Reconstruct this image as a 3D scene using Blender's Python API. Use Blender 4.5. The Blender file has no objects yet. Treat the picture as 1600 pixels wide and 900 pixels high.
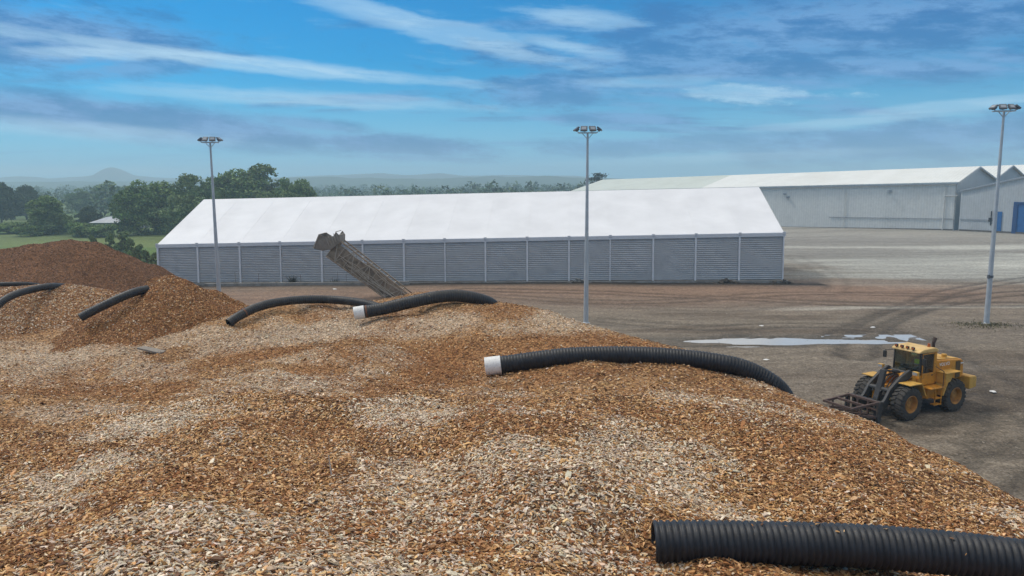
import bpy, bmesh, math, random
import numpy as np
from mathutils import Vector, Matrix, Euler

random.seed(7); RNG = np.random.default_rng(11)
R = math.radians
S = bpy.context.scene
COL = S.collection

# ------------------------------------------------------------------ camera
W, H, F = 1600.0, 900.0, 1170.0
PITCH, ROLL, EYE = R(7.9), 0.0047, 11.6
_f = Vector((0, math.cos(PITCH), -math.sin(PITCH)))
_r0 = Vector((1, 0, 0)); _u0 = Vector((0, math.sin(PITCH), math.cos(PITCH)))
_r = _r0 * math.cos(ROLL) - _u0 * math.sin(ROLL)
_u = _u0 * math.cos(ROLL) + _r0 * math.sin(ROLL)
CAM = Vector((0, 0, EYE))
def ray(px, py):
    return _f + _r * ((px - W / 2) / F) + _u * ((H / 2 - py) / F)
def at_depth(px, py, d):
    return CAM + ray(px, py) * d
def at_y(px, py, y):
    d = ray(px, py); return CAM + d * (y / d.y)
def at_z(px, py, z):
    d = ray(px, py); return CAM + d * ((z - EYE) / d.z)
cd = bpy.data.cameras.new('camera'); cam = bpy.data.objects.new('camera', cd); COL.objects.link(cam)
cd.sensor_width = 36; cd.lens = F / W * 36; cd.clip_end = 8000; cd.clip_start = 0.1
m = Matrix((( _r.x, _u.x, -_f.x, CAM.x), (_r.y, _u.y, -_f.y, CAM.y), (_r.z, _u.z, -_f.z, CAM.z), (0, 0, 0, 1)))
cam.matrix_world = m
S.camera = cam

# ------------------------------------------------------------------ tagging
def tag(o, label=None, cat=None, group=None, kind=None):
    if label: o['label'] = label
    if cat: o['category'] = cat
    if group: o['group'] = group
    if kind: o['kind'] = kind
    return o
def empty(name, loc=(0, 0, 0), rz=0.0):
    o = bpy.data.objects.new(name, None); COL.objects.link(o)
    o.location = loc; o.rotation_euler = (0, 0, rz); o.empty_display_size = 0.3
    return o
def copy_tree(o, parent=None):
    c = o.copy(); COL.objects.link(c)
    if parent: c.parent = parent
    for ch in list(o.children): copy_tree(ch, c)
    return c

# ------------------------------------------------------------------ noise in numpy
def _hash(ix, iy, seed):
    n = (ix.astype(np.int64) * 374761393 + iy.astype(np.int64) * 668265263 + seed * 1442695041) & 0xffffffff
    n = ((n ^ (n >> 13)) * 1274126177) & 0xffffffff
    n = n ^ (n >> 16)
    return (n & 0xffff) / 65535.0
def vnoise(x, y, seed=0):
    x = np.asarray(x, float); y = np.asarray(y, float)
    ix = np.floor(x); iy = np.floor(y); fx = x - ix; fy = y - iy
    fx = fx * fx * fx * (fx * (fx * 6 - 15) + 10); fy = fy * fy * fy * (fy * (fy * 6 - 15) + 10)
    a = _hash(ix, iy, seed); b = _hash(ix + 1, iy, seed); c = _hash(ix, iy + 1, seed); d = _hash(ix + 1, iy + 1, seed)
    return (a * (1 - fx) + b * fx) * (1 - fy) + (c * (1 - fx) + d * fx) * fy
def fbm(x, y, seed=0, oct=4):
    t = 0; a = .5; s = 0
    for k in range(oct):
        t = t + a * vnoise(x * 2 ** k + 17.3 * k, y * 2 ** k - 9.1 * k, seed + k); s += a; a *= .5
    return t / s
def sstep(a, b, x):
    t = np.clip((x - a) / (b - a), 0, 1); return t * t * (3 - 2 * t)

# ------------------------------------------------------------------ materials
def new_mat(name):
    mt = bpy.data.materials.new(name); mt.use_nodes = True
    nt = mt.node_tree; nt.nodes.clear()
    out = nt.nodes.new('ShaderNodeOutputMaterial'); b = nt.nodes.new('ShaderNodeBsdfPrincipled')
    nt.links.new(b.outputs[0], out.inputs[0])
    return mt, nt, b, out
def N(nt, typ, **kw):
    n = nt.nodes.new(typ)
    for k, v in kw.items():
        if k.startswith('i_'):
            n.inputs[k[2:].replace('_', ' ')].default_value = v
        else: setattr(n, k, v)
    return n
def L(nt, a, b): nt.links.new(a, b)
def mathn(nt, op, a, b=None, clamp=False):
    n = nt.nodes.new('ShaderNodeMath'); n.operation = op; n.use_clamp = clamp
    for i, v in enumerate((a, b)):
        if v is None: continue
        if isinstance(v, (int, float)): n.inputs[i].default_value = v
        else: L(nt, v, n.inputs[i])
    return n.outputs[0]
def mixc(nt, fac, a, b, mode='MIX'):
    n = nt.nodes.new('ShaderNodeMix'); n.data_type = 'RGBA'; n.blend_type = mode
    for sock, v in ((n.inputs[0], fac), (n.inputs[6], a), (n.inputs[7], b)):
        if isinstance(v, (int, float)): sock.default_value = v
        elif isinstance(v, tuple): sock.default_value = (*v[:3], 1)
        else: L(nt, v, sock)
    return n.outputs[2]
def ramp(nt, fac, a, b):
    n = nt.nodes.new('ShaderNodeMapRange'); n.interpolation_type = 'SMOOTHSTEP'
    n.inputs[1].default_value = a; n.inputs[2].default_value = b
    L(nt, fac, n.inputs[0]); return n.outputs[0]
def noise_tex(nt, vec, scale, detail=4, rough=.55, stretch=None):
    if stretch:
        mp = N(nt, 'ShaderNodeMapping'); mp.inputs['Scale'].default_value = stretch
        L(nt, vec, mp.inputs[0]); vec = mp.outputs[0]
    n = N(nt, 'ShaderNodeTexNoise'); n.inputs['Scale'].default_value = scale
    n.inputs['Detail'].default_value = detail; n.inputs['Roughness'].default_value = rough
    L(nt, vec, n.inputs['Vector']); return n.outputs[0]
def weathered(name, c1, c2, rough=.6, scale=2.0, metal=0.0, stretch=None, bump=0.0, fine=None, spec=.5, dirt=None):
    """two tones of one surface blended by noise, plus fine grain"""
    mt, nt, b, _ = new_mat(name)
    tc = N(nt, 'ShaderNodeTexCoord').outputs['Object']
    n1 = noise_tex(nt, tc, scale, 5, .6, stretch)
    c = mixc(nt, ramp(nt, n1, .35, .68), c1, c2)
    if dirt:
        nd = noise_tex(nt, tc, dirt[1], 6, .7)
        c = mixc(nt, mathn(nt, 'MULTIPLY', ramp(nt, nd, .5, .72), dirt[2]), c, dirt[0])
    n2 = noise_tex(nt, tc, fine or scale * 14, 3, .6)
    c = mixc(nt, .35, c, mixc(nt, n2, (.45, .45, .45), (1.3, 1.3, 1.3)), 'MULTIPLY')
    L(nt, c, b.inputs['Base Color'])
    b.inputs['Metallic'].default_value = metal; b.inputs['Specular IOR Level'].default_value = spec
    rr = N(nt, 'ShaderNodeMapRange'); rr.inputs[3].default_value = rough - .12; rr.inputs[4].default_value = min(1, rough + .12)
    L(nt, n1, rr.inputs[0]); L(nt, rr.outputs[0], b.inputs['Roughness'])
    if bump:
        bp = N(nt, 'ShaderNodeBump'); bp.inputs['Strength'].default_value = bump; bp.inputs['Distance'].default_value = .03
        L(nt, n2, bp.inputs['Height']); L(nt, bp.outputs[0], b.inputs['Normal'])
    return mt
def attr_mat(name, rough=.8, extra=None, spec=.3):
    mt, nt, b, out = new_mat(name)
    a = N(nt, 'ShaderNodeAttribute'); a.attribute_name = 'Col'
    c = a.outputs['Color']
    if extra: c = extra(nt, c, b)
    L(nt, c, b.inputs['Base Color']); b.inputs['Roughness'].default_value = rough
    b.inputs['Specular IOR Level'].default_value = spec
    return mt

# ------------------------------------------------------------------ mesh helpers
def mesh_np(name, verts, faces, mat, parent=None, colors=None, smooth=False):
    """verts (n,3), faces (m,k) arrays -> one mesh object; colors (n,3) goes to the point attribute Col"""
    verts = np.asarray(verts, np.float32); faces = np.asarray(faces, np.int32)
    me = bpy.data.meshes.new(name); nf, k = faces.shape
    me.vertices.add(len(verts)); me.vertices.foreach_set('co', verts.ravel())
    me.loops.add(nf * k); me.loops.foreach_set('vertex_index', faces.ravel())
    me.polygons.add(nf); me.polygons.foreach_set('loop_start', np.arange(0, nf * k, k, dtype=np.int32))
    me.polygons.foreach_set('use_smooth', np.full(nf, smooth, dtype=bool))
    if colors is not None:
        at = me.attributes.new('Col', 'FLOAT_COLOR', 'POINT')
        cc = np.ones((len(verts), 4), np.float32); cc[:, :3] = colors
        at.data.foreach_set('color', cc.ravel())
    me.update(calc_edges=True); me.validate()
    me.materials.append(mat)
    o = bpy.data.objects.new(name, me); COL.objects.link(o)
    if parent: o.parent = parent
    return o
def grid_faces(nx, ny):
    i = np.arange(nx - 1)[None, :] + np.arange(ny - 1)[:, None] * nx
    i = i.ravel(); return np.stack([i, i + 1, i + 1 + nx, i + nx], 1)

class MB:
    def __init__(s): s.v = []; s.f = []
    def add(s, vs, fs):
        b = len(s.v); s.v += [tuple(v) for v in vs]; s.f += [tuple(b + i for i in f) for f in fs]; return s
    def box(s, c, d, rot=None):
        hx, hy, hz = d[0] / 2, d[1] / 2, d[2] / 2; c = Vector(c)
        M = Euler(rot).to_matrix() if rot else Matrix.Identity(3)
        vs = [c + M @ Vector((x, y, z)) for x in (-hx, hx) for y in (-hy, hy) for z in (-hz, hz)]
        return s.add(vs, [(0, 1, 3, 2), (4, 6, 7, 5), (0, 4, 5, 1), (2, 3, 7, 6), (0, 2, 6, 4), (1, 5, 7, 3)])
    def beam(s, a, b, w, h=None, up=(0, 0, 1)):
        """square bar from a to b"""
        a = Vector(a); b = Vector(b); h = h or w; d = (b - a).normalized(); u = Vector(up)
        if abs(d.dot(u)) > .98: u = Vector((1, 0, 0))
        x = d.cross(u).normalized(); y = x.cross(d).normalized()
        vs = [p + x * (i * w / 2) + y * (j * h / 2) for p in (a, b) for i, j in ((-1, -1), (1, -1), (1, 1), (-1, 1))]
        return s.add(vs, [(3, 2, 1, 0), (4, 5, 6, 7), (0, 1, 5, 4), (1, 2, 6, 5), (2, 3, 7, 6), (3, 0, 4, 7)])
    def prism(s, prof, y0, y1):
        """profile in x,z extruded along y"""
        n = len(prof); vs = [(x, y0, z) for x, z in prof] + [(x, y1, z) for x, z in prof]
        fs = [tuple(range(n)), tuple(range(2 * n - 1, n - 1, -1))] + [(i, i + n, (i + 1) % n + n, (i + 1) % n) for i in range(n)]
        return s.add(vs, fs)
    def cyl(s, a, b, r0, r1=None, n=16, cap=True):
        a = Vector(a); b = Vector(b); r1 = r0 if r1 is None else r1
        d = (b - a).normalized(); u = Vector((0, 0, 1)) if abs(d.z) < .95 else Vector((1, 0, 0))
        x = d.cross(u).normalized(); y = x.cross(d)
        vs = []
        for p, r in ((a, r0), (b, r1)):
            for k in range(n):
                t = 2 * math.pi * k / n; vs.append(p + x * (r * math.cos(t)) + y * (r * math.sin(t)))
        fs = [(k, (k + 1) % n, (k + 1) % n + n, k + n) for k in range(n)]
        if cap: fs += [tuple(range(n - 1, -1, -1)), tuple(range(n, 2 * n))]
        return s.add(vs, fs)
    def lathe(s, c, axis, prof, n=32):
        """prof: (offset along axis, radius)"""
        c = Vector(c); d = Vector(axis).normalized(); u = Vector((0, 0, 1)) if abs(d.z) < .95 else Vector((1, 0, 0))
        x = d.cross(u).normalized(); y = x.cross(d); vs = []
        for o, r in prof:
            for k in range(n):
                t = 2 * math.pi * k / n; vs.append(c + d * o + x * (r * math.cos(t)) + y * (r * math.sin(t)))
        fs = [(j * n + k, j * n + (k + 1) % n, (j + 1) * n + (k + 1) % n, (j + 1) * n + k) for j in range(len(prof) - 1) for k in range(n)]
        return s.add(vs, fs)
    def build(s, name, mat, parent=None, smooth=False, bevel=0):
        me = bpy.data.meshes.new(name); me.from_pydata(s.v, [], s.f); me.validate()
        bm = bmesh.new(); bm.from_mesh(me); bmesh.ops.recalc_face_normals(bm, faces=bm.faces); bm.to_mesh(me); bm.free()
        me.materials.append(mat)
        if smooth:
            me.polygons.foreach_set('use_smooth', np.ones(len(me.polygons), dtype=bool))
            try: me.set_sharp_from_angle(angle=R(40))
            except Exception: pass
        o = bpy.data.objects.new(name, me); COL.objects.link(o)
        if parent: o.parent = parent
        if bevel:
            md = o.modifiers.new('bevel', 'BEVEL'); md.width = bevel; md.segments = 2; md.limit_method = 'ANGLE'
        return o
def smooth_path(pts, step):
    """Catmull-Rom through pts, resampled to even steps"""
    P = [Vector(p) for p in pts]; P = [P[0] * 2 - P[1]] + P + [P[-1] * 2 - P[-2]]; out = []
    for i in range(1, len(P) - 2):
        a, b, c, d = P[i - 1:i + 3]
        for k in range(40):
            t = k / 40
            out.append(.5 * ((2 * b) + (c - a) * t + (2 * a - 5 * b + 4 * c - d) * t * t + (3 * b - a - 3 * c + d) * t ** 3))
    out.append(P[-2])
    res = [out[0]]; acc = 0
    for p, q in zip(out, out[1:]):
        l = (q - p).length
        while acc + l >= step:
            p = p + (q - p) * ((step - acc) / l); l = (q - p).length; res.append(p.copy()); acc = 0
        acc += l
    return res
def sweep(path, radii, n=28):
    """tube of rings; returns verts, faces. radii: per path point"""
    vs = []; fs = []
    for i, p in enumerate(path):
        a = path[max(0, i - 1)]; b = path[min(len(path) - 1, i + 1)]; d = (b - a).normalized()
        x = d.cross(Vector((0, 0, 1))).normalized(); y = x.cross(d)
        for k in range(n):
            t = 2 * math.pi * k / n; vs.append(p + x * (radii[i] * math.cos(t)) + y * (radii[i] * math.sin(t)))
    for i in range(len(path) - 1):
        for k in range(n): fs.append((i * n + k, i * n + (k + 1) % n, (i + 1) * n + (k + 1) % n, (i + 1) * n + k))
    return vs, fs
# ------------------------------------------------------------------ world, sun, view
SUN_EL, SUN_AZ = R(52), R(-62)          # azimuth from +y towards +x: high, front left, veiled by cloud
w = bpy.data.worlds.new('World'); S.world = w; w.use_nodes = True
nt = w.node_tree; nt.nodes.clear()
wo = N(nt, 'ShaderNodeOutputWorld'); bg = N(nt, 'ShaderNodeBackground'); L(nt, bg.outputs[0], wo.inputs[0])
STR = 0.1; bg.inputs[1].default_value = STR
sky = N(nt, 'ShaderNodeTexSky'); sky.sky_type = 'NISHITA'; sky.sun_disc = False
sky.sun_elevation = SUN_EL; sky.sun_rotation = SUN_AZ; sky.air_density = 1.0; sky.dust_density = 0.6; sky.ozone_density = 2.0
hs = N(nt, 'ShaderNodeHueSaturation'); hs.inputs['Hue'].default_value = .5; hs.inputs['Saturation'].default_value = 1.65; hs.inputs['Value'].default_value = 1.0
L(nt, mixc(nt, 1.0, sky.outputs[0], (.02, .56, .92), 'MULTIPLY'), hs.inputs['Color'])
gen = N(nt, 'ShaderNodeTexCoord').outputs['Generated']
sx = N(nt, 'ShaderNodeSeparateXYZ'); L(nt, gen, sx.inputs[0])
az = mathn(nt, 'ARCTAN2', sx.outputs[0], sx.outputs[1]); el = mathn(nt, 'ARCSINE', sx.outputs[2])
# clouds lie on a flat deck: project the direction onto it so that they flatten towards the horizon
zc = mathn(nt, 'ADD', mathn(nt, 'MAXIMUM', sx.outputs[2], 0.0), .10)
cv = N(nt, 'ShaderNodeCombineXYZ'); L(nt, mathn(nt, 'DIVIDE', sx.outputs[0], zc), cv.inputs[0]); L(nt, mathn(nt, 'DIVIDE', sx.outputs[1], zc), cv.inputs[1])
deck = cv.outputs[0]
ae = N(nt, 'ShaderNodeCombineXYZ'); L(nt, az, ae.inputs[0]); L(nt, mathn(nt, 'ADD', el, mathn(nt, 'MULTIPLY', az, .07)), ae.inputs[1]); ae = ae.outputs[0]
n_wisp = noise_tex(nt, ae, 9.0, 10, .68, (.7, 5.0, 1))
n_band = noise_tex(nt, deck, 1.25, 7, .6, (.42, 1.15, 1))
n_lump = noise_tex(nt, ae, 11.0, 10, .68, (.8, 3.0, 1))
def srgb(r, g, b): return tuple((c / 255 / 12.92 if c / 255 < .04045 else ((c / 255 + .055) / 1.055) ** 2.4) for c in (r, g, b))
def rad(r, g, b, k=1.0): return tuple(c * k / STR for c in srgb(r, g, b))
def sky_dir(px, py):
    d = ray(px, py).normalized(); return math.atan2(d.x, d.y), math.asin(d.z)
def blob(px, py, a, b, slope, rag, src):
    """soft elongated patch of sky around one direction, its edge broken up by cloud noise"""
    a0, e0 = sky_dir(px, py); a /= F; b /= F; th = math.atan(slope); c, s = math.cos(th), math.sin(th)
    dx = mathn(nt, 'SUBTRACT', az, a0); dy = mathn(nt, 'SUBTRACT', el, e0)
    u = mathn(nt, 'SUBTRACT', mathn(nt, 'MULTIPLY', dx, c / a), mathn(nt, 'MULTIPLY', dy, s / a))
    v = mathn(nt, 'ADD', mathn(nt, 'MULTIPLY', dx, s / b), mathn(nt, 'MULTIPLY', dy, c / b))
    d = mathn(nt, 'SQRT', mathn(nt, 'ADD', mathn(nt, 'MULTIPLY', u, u), mathn(nt, 'MULTIPLY', v, v)))
    d = mathn(nt, 'ADD', d, mathn(nt, 'MULTIPLY', mathn(nt, 'SUBTRACT', src, .5), rag))
    return ramp(nt, d, 1.15, .40)
def layer(blobs, base=None):
    t = base
    for bl in blobs:
        k = mathn(nt, 'MULTIPLY', blob(*bl[:7]), bl[7])
        t = k if t is None else mathn(nt, 'MAXIMUM', t, k)
    return t
# grey-lilac stratus
right = ramp(nt, az, -.12, .30)
band = mathn(nt, 'MULTIPLY', ramp(nt, mathn(nt, 'ADD', n_band, mathn(nt, 'MULTIPLY', right, .10)), .52, .70), ramp(nt, el, .01, .08))
grey = layer([(200, 188, 430, 34, .085, 1.3, n_lump, 1.0), (480, 195, 120, 14, .1, 2.0, n_lump, .75), (70, 62, 250, 50, .0, 2.4, n_lump, .95), (210, 105, 150, 20, -.15, 3.0, n_lump, .7),
              (600, 226, 200, 20, .06, 2.4, n_lump, .95), (350, 221, 110, 14, .05, 3.0, n_lump, .75), (650, 247, 140, 8, .03, 3.0, n_lump, .7),
              (860, 140, 150, 32, -.06, 3.0, n_lump, .8), (1330, 40, 430, 60, .0, 2.5, n_lump, .8), (1430, 220, 330, 36, -.03, 3.0, n_lump, .85), (1100, 225, 330, 18, -.02, 3.0, n_lump, .7), (1120, 95, 420, 38, .05, 3.0, n_lump, .75)],
             mathn(nt, 'MULTIPLY', band, .85))
white = layer([(390, 99, 330, 13, .07, 2.4, n_wisp, .95), (180, 82, 130, 11, -.05, 2.8, n_wisp, .8), (690, 48, 250, 20, .24, 3.2, n_wisp, .75), (560, 12, 120, 20, .25, 2.4, n_wisp, .6), (480, 156, 290, 14, .03, 2.6, n_wisp, .65),
               (130, 204, 240, 15, .05, 1.8, n_wisp, .55), (1180, 143, 150, 15, .08, 4.2, n_lump, .8), (1480, 167, 150, 9, -.06, 2.4, n_wisp, .7), (900, 28, 110, 16, .1, 3.0, n_wisp, .65), (880, 72, 90, 13, .2, 3.0, n_wisp, .6),
               (1330, 190, 170, 9, -.05, 2.6, n_wisp, .5), (1010, 128, 130, 10, .0, 3.0, n_wisp, .45), (130, 271, 210, 12, .0, 1.4, n_wisp, .55), (1120, 247, 300, 8, -.03, 2.4, n_wisp, .45)],
              mathn(nt, 'MULTIPLY', ramp(nt, n_wisp, .56, .80), .35))
gcol = mixc(nt, ramp(nt, n_lump, .40, .60), rad(42, 98, 160), rad(104, 152, 202))
grey = mathn(nt, 'MULTIPLY', grey, mathn(nt, 'ADD', .74, mathn(nt, 'MULTIPLY', ramp(nt, n_lump, .42, .56), .26)))
white = mathn(nt, 'MULTIPLY', white, mathn(nt, 'ADD', .55, mathn(nt, 'MULTIPLY', ramp(nt, n_wisp, .40, .60), .42)))
basec = mixc(nt, mathn(nt, 'MULTIPLY', ramp(nt, el, .16, .0), .85), hs.outputs[0], rad(136, 192, 228))
c = mixc(nt, grey, basec, gcol)
c = mixc(nt, white, c, rad(172, 208, 232))
# the deck closes overhead (above the frame): bright even overcast that makes the soft light
over = ramp(nt, mathn(nt, 'ADD', sx.outputs[2], mathn(nt, 'MULTIPLY', mathn(nt, 'SUBTRACT', n_band, .5), .25)), .42, .66)
c = mixc(nt, mathn(nt, 'MULTIPLY', over, .94), c, mixc(nt, n_lump, rad(214, 212, 208, 1.0), rad(252, 248, 240, 1.28)))
L(nt, c, bg.inputs[0])
sd = bpy.data.lights.new('sun', 'SUN'); sd.energy = 1.5; sd.angle = R(10); sd.color = (1, .95, .87)
so = bpy.data.objects.new('sun', sd); COL.objects.link(so)
so.rotation_euler = Vector((-math.sin(SUN_AZ) * math.cos(SUN_EL), -math.cos(SUN_AZ) * math.cos(SUN_EL), -math.sin(SUN_EL))).to_track_quat('-Z', 'Y').to_euler()
vs_ = S.view_settings; vs_.view_transform = 'Standard'; vs_.look = 'None'; vs_.gamma = 1; vs_.exposure = .22; vs_.use_curve_mapping = False
S.cycles.volume_bounces = 2; S.cycles.max_bounces = 6; S.cycles.transparent_max_bounces = 16
S.cycles.sample_clamp_indirect = 4

# ------------------------------------------------------------------ ground
def gz(x, y):
    x = np.asarray(x, float); y = np.asarray(y, float)
    q = -.7071 * x + .7071 * y - 52.5
    q = np.where(q > 0, q * q / (np.abs(q) + 15), 0)
    return -np.minimum(q * .021, 2.8)
def g1(x, y): return float(gz(x, y))
def on_ground(px, py):
    z = 0.0
    for _ in range(8):
        p = at_z(px, py, z); z = g1(p.x, p.y)
    p.z = z; return p
TRACKS = []
def track(pix, gap, width, depth):
    p = [on_ground(*q) for q in pix]; p = smooth_path(p, 1.0)
    TRACKS.append((np.array([[q.x, q.y] for q in p]), gap, width, depth))
track([(1640, 430), (1500, 452), (1420, 478), (1340, 512), (1290, 535)], 2.0, .35, 1)
track([(1700, 452), (1540, 462), (1420, 486), (1355, 520), (1335, 560)], 2.2, .4, 1)
track([(1240, 400), (1310, 445), (1180, 480), (980, 478), (760, 462)], 2.1, .4, .3)
track([(1600, 475), (1350, 474), (1150, 466), (950, 458), (720, 452)], 2.2, .5, .9)
track([(1500, 462), (1250, 458), (1050, 470), (900, 470), (720, 458)], 2.0, .4, .8)
track([(1560, 700), (1590, 655), (1560, 600), (1480, 560), (1420, 520)], 2.1, .5, .7)
track([(1700, 690), (1600, 640), (1540, 622), (1490, 640), (1400, 662)], 2.1, .6, .8)
track([(1480, 790), (1580, 720), (1700, 690)], 2.1, .5, .8)
track([(950, 500), (1100, 512), (1250, 508), (1400, 516)], 2.1, .4, .7)
PUDDLES = [(*on_ground(1228, 532).xy, 7.4, 1.45, .0), (*on_ground(1150, 531).xy, 4.2, 1.2, .1), (*on_ground(1325, 534).xy, 3.6, .6, -.05), (*on_ground(1150, 541).xy, 3.2, .35, .0)]
def track_field(x, y):
    t = np.zeros_like(x)
    for pts, gap, wd, dep in TRACKS:
        lo = pts.min(0) - 4; hi = pts.max(0) + 4
        k = (x > lo[0]) & (x < hi[0]) & (y > lo[1]) & (y < hi[1])
        if not k.any(): continue
        xx = x[k]; yy = y[k]; best = np.full(xx.shape, 1e9)
        for a, b in zip(pts, pts[1:]):
            ab = b - a; tt = np.clip(((xx - a[0]) * ab[0] + (yy - a[1]) * ab[1]) / (ab @ ab), 0, 1)
            best = np.minimum(best, np.hypot(xx - a[0] - ab[0] * tt, yy - a[1] - ab[1] * tt))
        v = np.exp(-((best - gap / 2) / wd) ** 2) * dep
        t[k] = np.maximum(t[k], v)
    return t
def axis(fine, lo, hi, n):
    a = np.array(fine); l = a[0] - np.geomspace(1, a[0] - lo, n)[::-1]; h = a[-1] + np.geomspace(1, hi - a[-1], n)
    return np.concatenate([l, a, h])
gx = axis(np.arange(-110, 190, .7), -2500, 2500, 34)
gy = axis(np.concatenate([np.arange(-8, 26, 1.0), np.arange(26, 100, .22), np.arange(100, 240, .8)]), -70, 3150, 34)
X, Y = np.meshgrid(gx, gy); xf = X.ravel(); yf = Y.ravel()
pud = np.zeros_like(xf); wet = np.zeros_like(xf)
for (cx, cy, a, b, th) in PUDDLES:
    u = (xf - cx) * math.cos(th) + (yf - cy) * math.sin(th); v = -(xf - cx) * math.sin(th) + (yf - cy) * math.cos(th)
    dd = np.sqrt((u / a) ** 2 + (v / b) ** 2) + (fbm(xf * .35, yf * 1.1, 5, 4) - .5) * 1.3
    pud = np.maximum(pud, 1 - sstep(.55, 1.2, dd)); wet = np.maximum(wet, 1 - sstep(.9, 2.0, dd))
trk = track_field(xf, yf)
flat = 1 - np.clip(pud * 3, 0, 1)
zg = gz(xf, yf) + (fbm(xf * .12, yf * .25, 3, 4) - .5) * .22 * sstep(20, 30, yf) * (1 - sstep(150, 190, yf)) + (fbm(xf * .9, yf * 1.6, 9, 3) - .5) * .07 * flat * (yf < 150)
zg += -trk * .09 * flat - .16 * pud
# colours of the ground, plus painted shade along the tent foot
def lerp(a, b, t): return a + (b - a) * np.asarray(t)[:, None]
n1 = fbm(xf * .03, yf * .14, 21, 5); n2 = fbm(xf * .12, yf * .5, 31, 4); n3 = fbm(xf * .008, yf * .09, 41, 4)
brown = np.array([.178, .148, .117]); gc = np.tile(brown, (len(xf), 1))
gc = lerp(gc, np.array([.20, .167, .13]), sstep(.4, .65, n1))
gc = lerp(gc, np.array([.115, .088, .064]), sstep(.52, .72, n2) * .7)
red = np.exp(-((yf - 80 - (n1 - .5) * 9) / 9.5) ** 2) * (1 - sstep(38, 66, xf + (n2 - .5) * 20))
gc = lerp(gc, np.array([.235, .155, .11]), red * .95)
pale = sstep(84, 98, yf + (n1 - .5) * 24 + xf * .05) * sstep(27, 46, xf + (n2 - .5) * 26)
pc = lerp(np.tile(np.array([.50, .50, .455]), (len(xf), 1)), np.array([.33, .33, .305]), sstep(.42, .60, n3))
pc = lerp(pc, np.array([.19, .178, .16]), sstep(.5, .7, fbm(xf * .02, yf * .16, 61, 4)) * .7)
pc = lerp(pc, np.array([.235, .22, .20]), sstep(118, 150, yf + (n3 - .5) * 40) * .75)
gc = lerp(gc, pc, pale)
ring = np.exp(-((yf - 69 - (n1 - .5) * 5) / 1.1) ** 2) * sstep(18, 30, xf)
gc = lerp(gc, np.array([.42, .40, .35]), ring * .65)
gc = lerp(gc, gc * .45, np.clip(trk, 0, 1) ** .8 * 1.0)
gc = lerp(gc, np.array([.088, .078, .066]), wet * .8)
foot = np.exp(-((yf - 88.5 + (xf + 6) * .08) / 2.0) ** 2) * (np.abs(xf + 6) < 42)  # shade below the plinth, put into the ground colour as a band
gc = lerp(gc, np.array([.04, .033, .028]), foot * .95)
grass = np.maximum(1 - sstep(-56, -50, xf + (n2 - .5) * 6 - np.clip(yf - 120, 0, 400) * .12), sstep(300, 330, yf)) * sstep(100, 118, yf + (n2 - .5) * 16)
gr = lerp(np.tile(np.array([.095, .16, .032]), (len(xf), 1)), np.array([.135, .18, .05]), sstep(.4, .62, n3))
gr = lerp(gr, np.array([.065, .10, .035]), sstep(.45, .6, fbm(xf * .006, yf * .02, 71, 3)) * sstep(180, 260, yf))
gc = lerp(gc, gr, grass)
def ground_extra(nt, c, b):
    pos = N(nt, 'ShaderNodeNewGeometry').outputs['Position']
    a = noise_tex(nt, pos, 1.1, 8, .68, (.6, 1, 1)); f = noise_tex(nt, pos, 9.0, 5, .7)
    st = noise_tex(nt, pos, .5, 6, .65, (.2, 1.3, 1))
    c = mixc(nt, .8, c, mixc(nt, a, (.35, .34, .33), (1.65, 1.64, 1.6)), 'MULTIPLY')
    c = mixc(nt, .55, c, mixc(nt, ramp(nt, st, .3, .7), (.75, .73, .71), (1.2, 1.2, 1.18)), 'MULTIPLY')
    c = mixc(nt, .75, c, mixc(nt, ramp(nt, f, .34, .66), (.42, .41, .40), (1.5, 1.5, 1.5)), 'MULTIPLY')
    g2 = noise_tex(nt, pos, 2.6, 6, .75)
    c = mixc(nt, .6, c, mixc(nt, ramp(nt, g2, .36, .64), (.62, .60, .58), (1.32, 1.32, 1.32)), 'MULTIPLY')
    peb = N(nt, 'ShaderNodeTexVoronoi'); peb.inputs['Scale'].default_value = 3.2; L(nt, pos, peb.inputs['Vector'])
    c = mixc(nt, mathn(nt, 'MULTIPLY', ramp(nt, peb.outputs['Distance'], .13, .08), .55), c, (.34, .32, .29))
    bp = N(nt, 'ShaderNodeBump'); bp.inputs['Strength'].default_value = .9; bp.inputs['Distance'].default_value = .12
    L(nt, mathn(nt, 'ADD', a, mathn(nt, 'MULTIPLY', f, .3)), bp.inputs['Height']); L(nt, bp.outputs[0], b.inputs['Normal'])
    return c
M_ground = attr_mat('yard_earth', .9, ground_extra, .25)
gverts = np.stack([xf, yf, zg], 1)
tag(mesh_np('ground', gverts, grid_faces(len(gx), len(gy)), M_ground, colors=gc, smooth=True), kind='structure')

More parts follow.
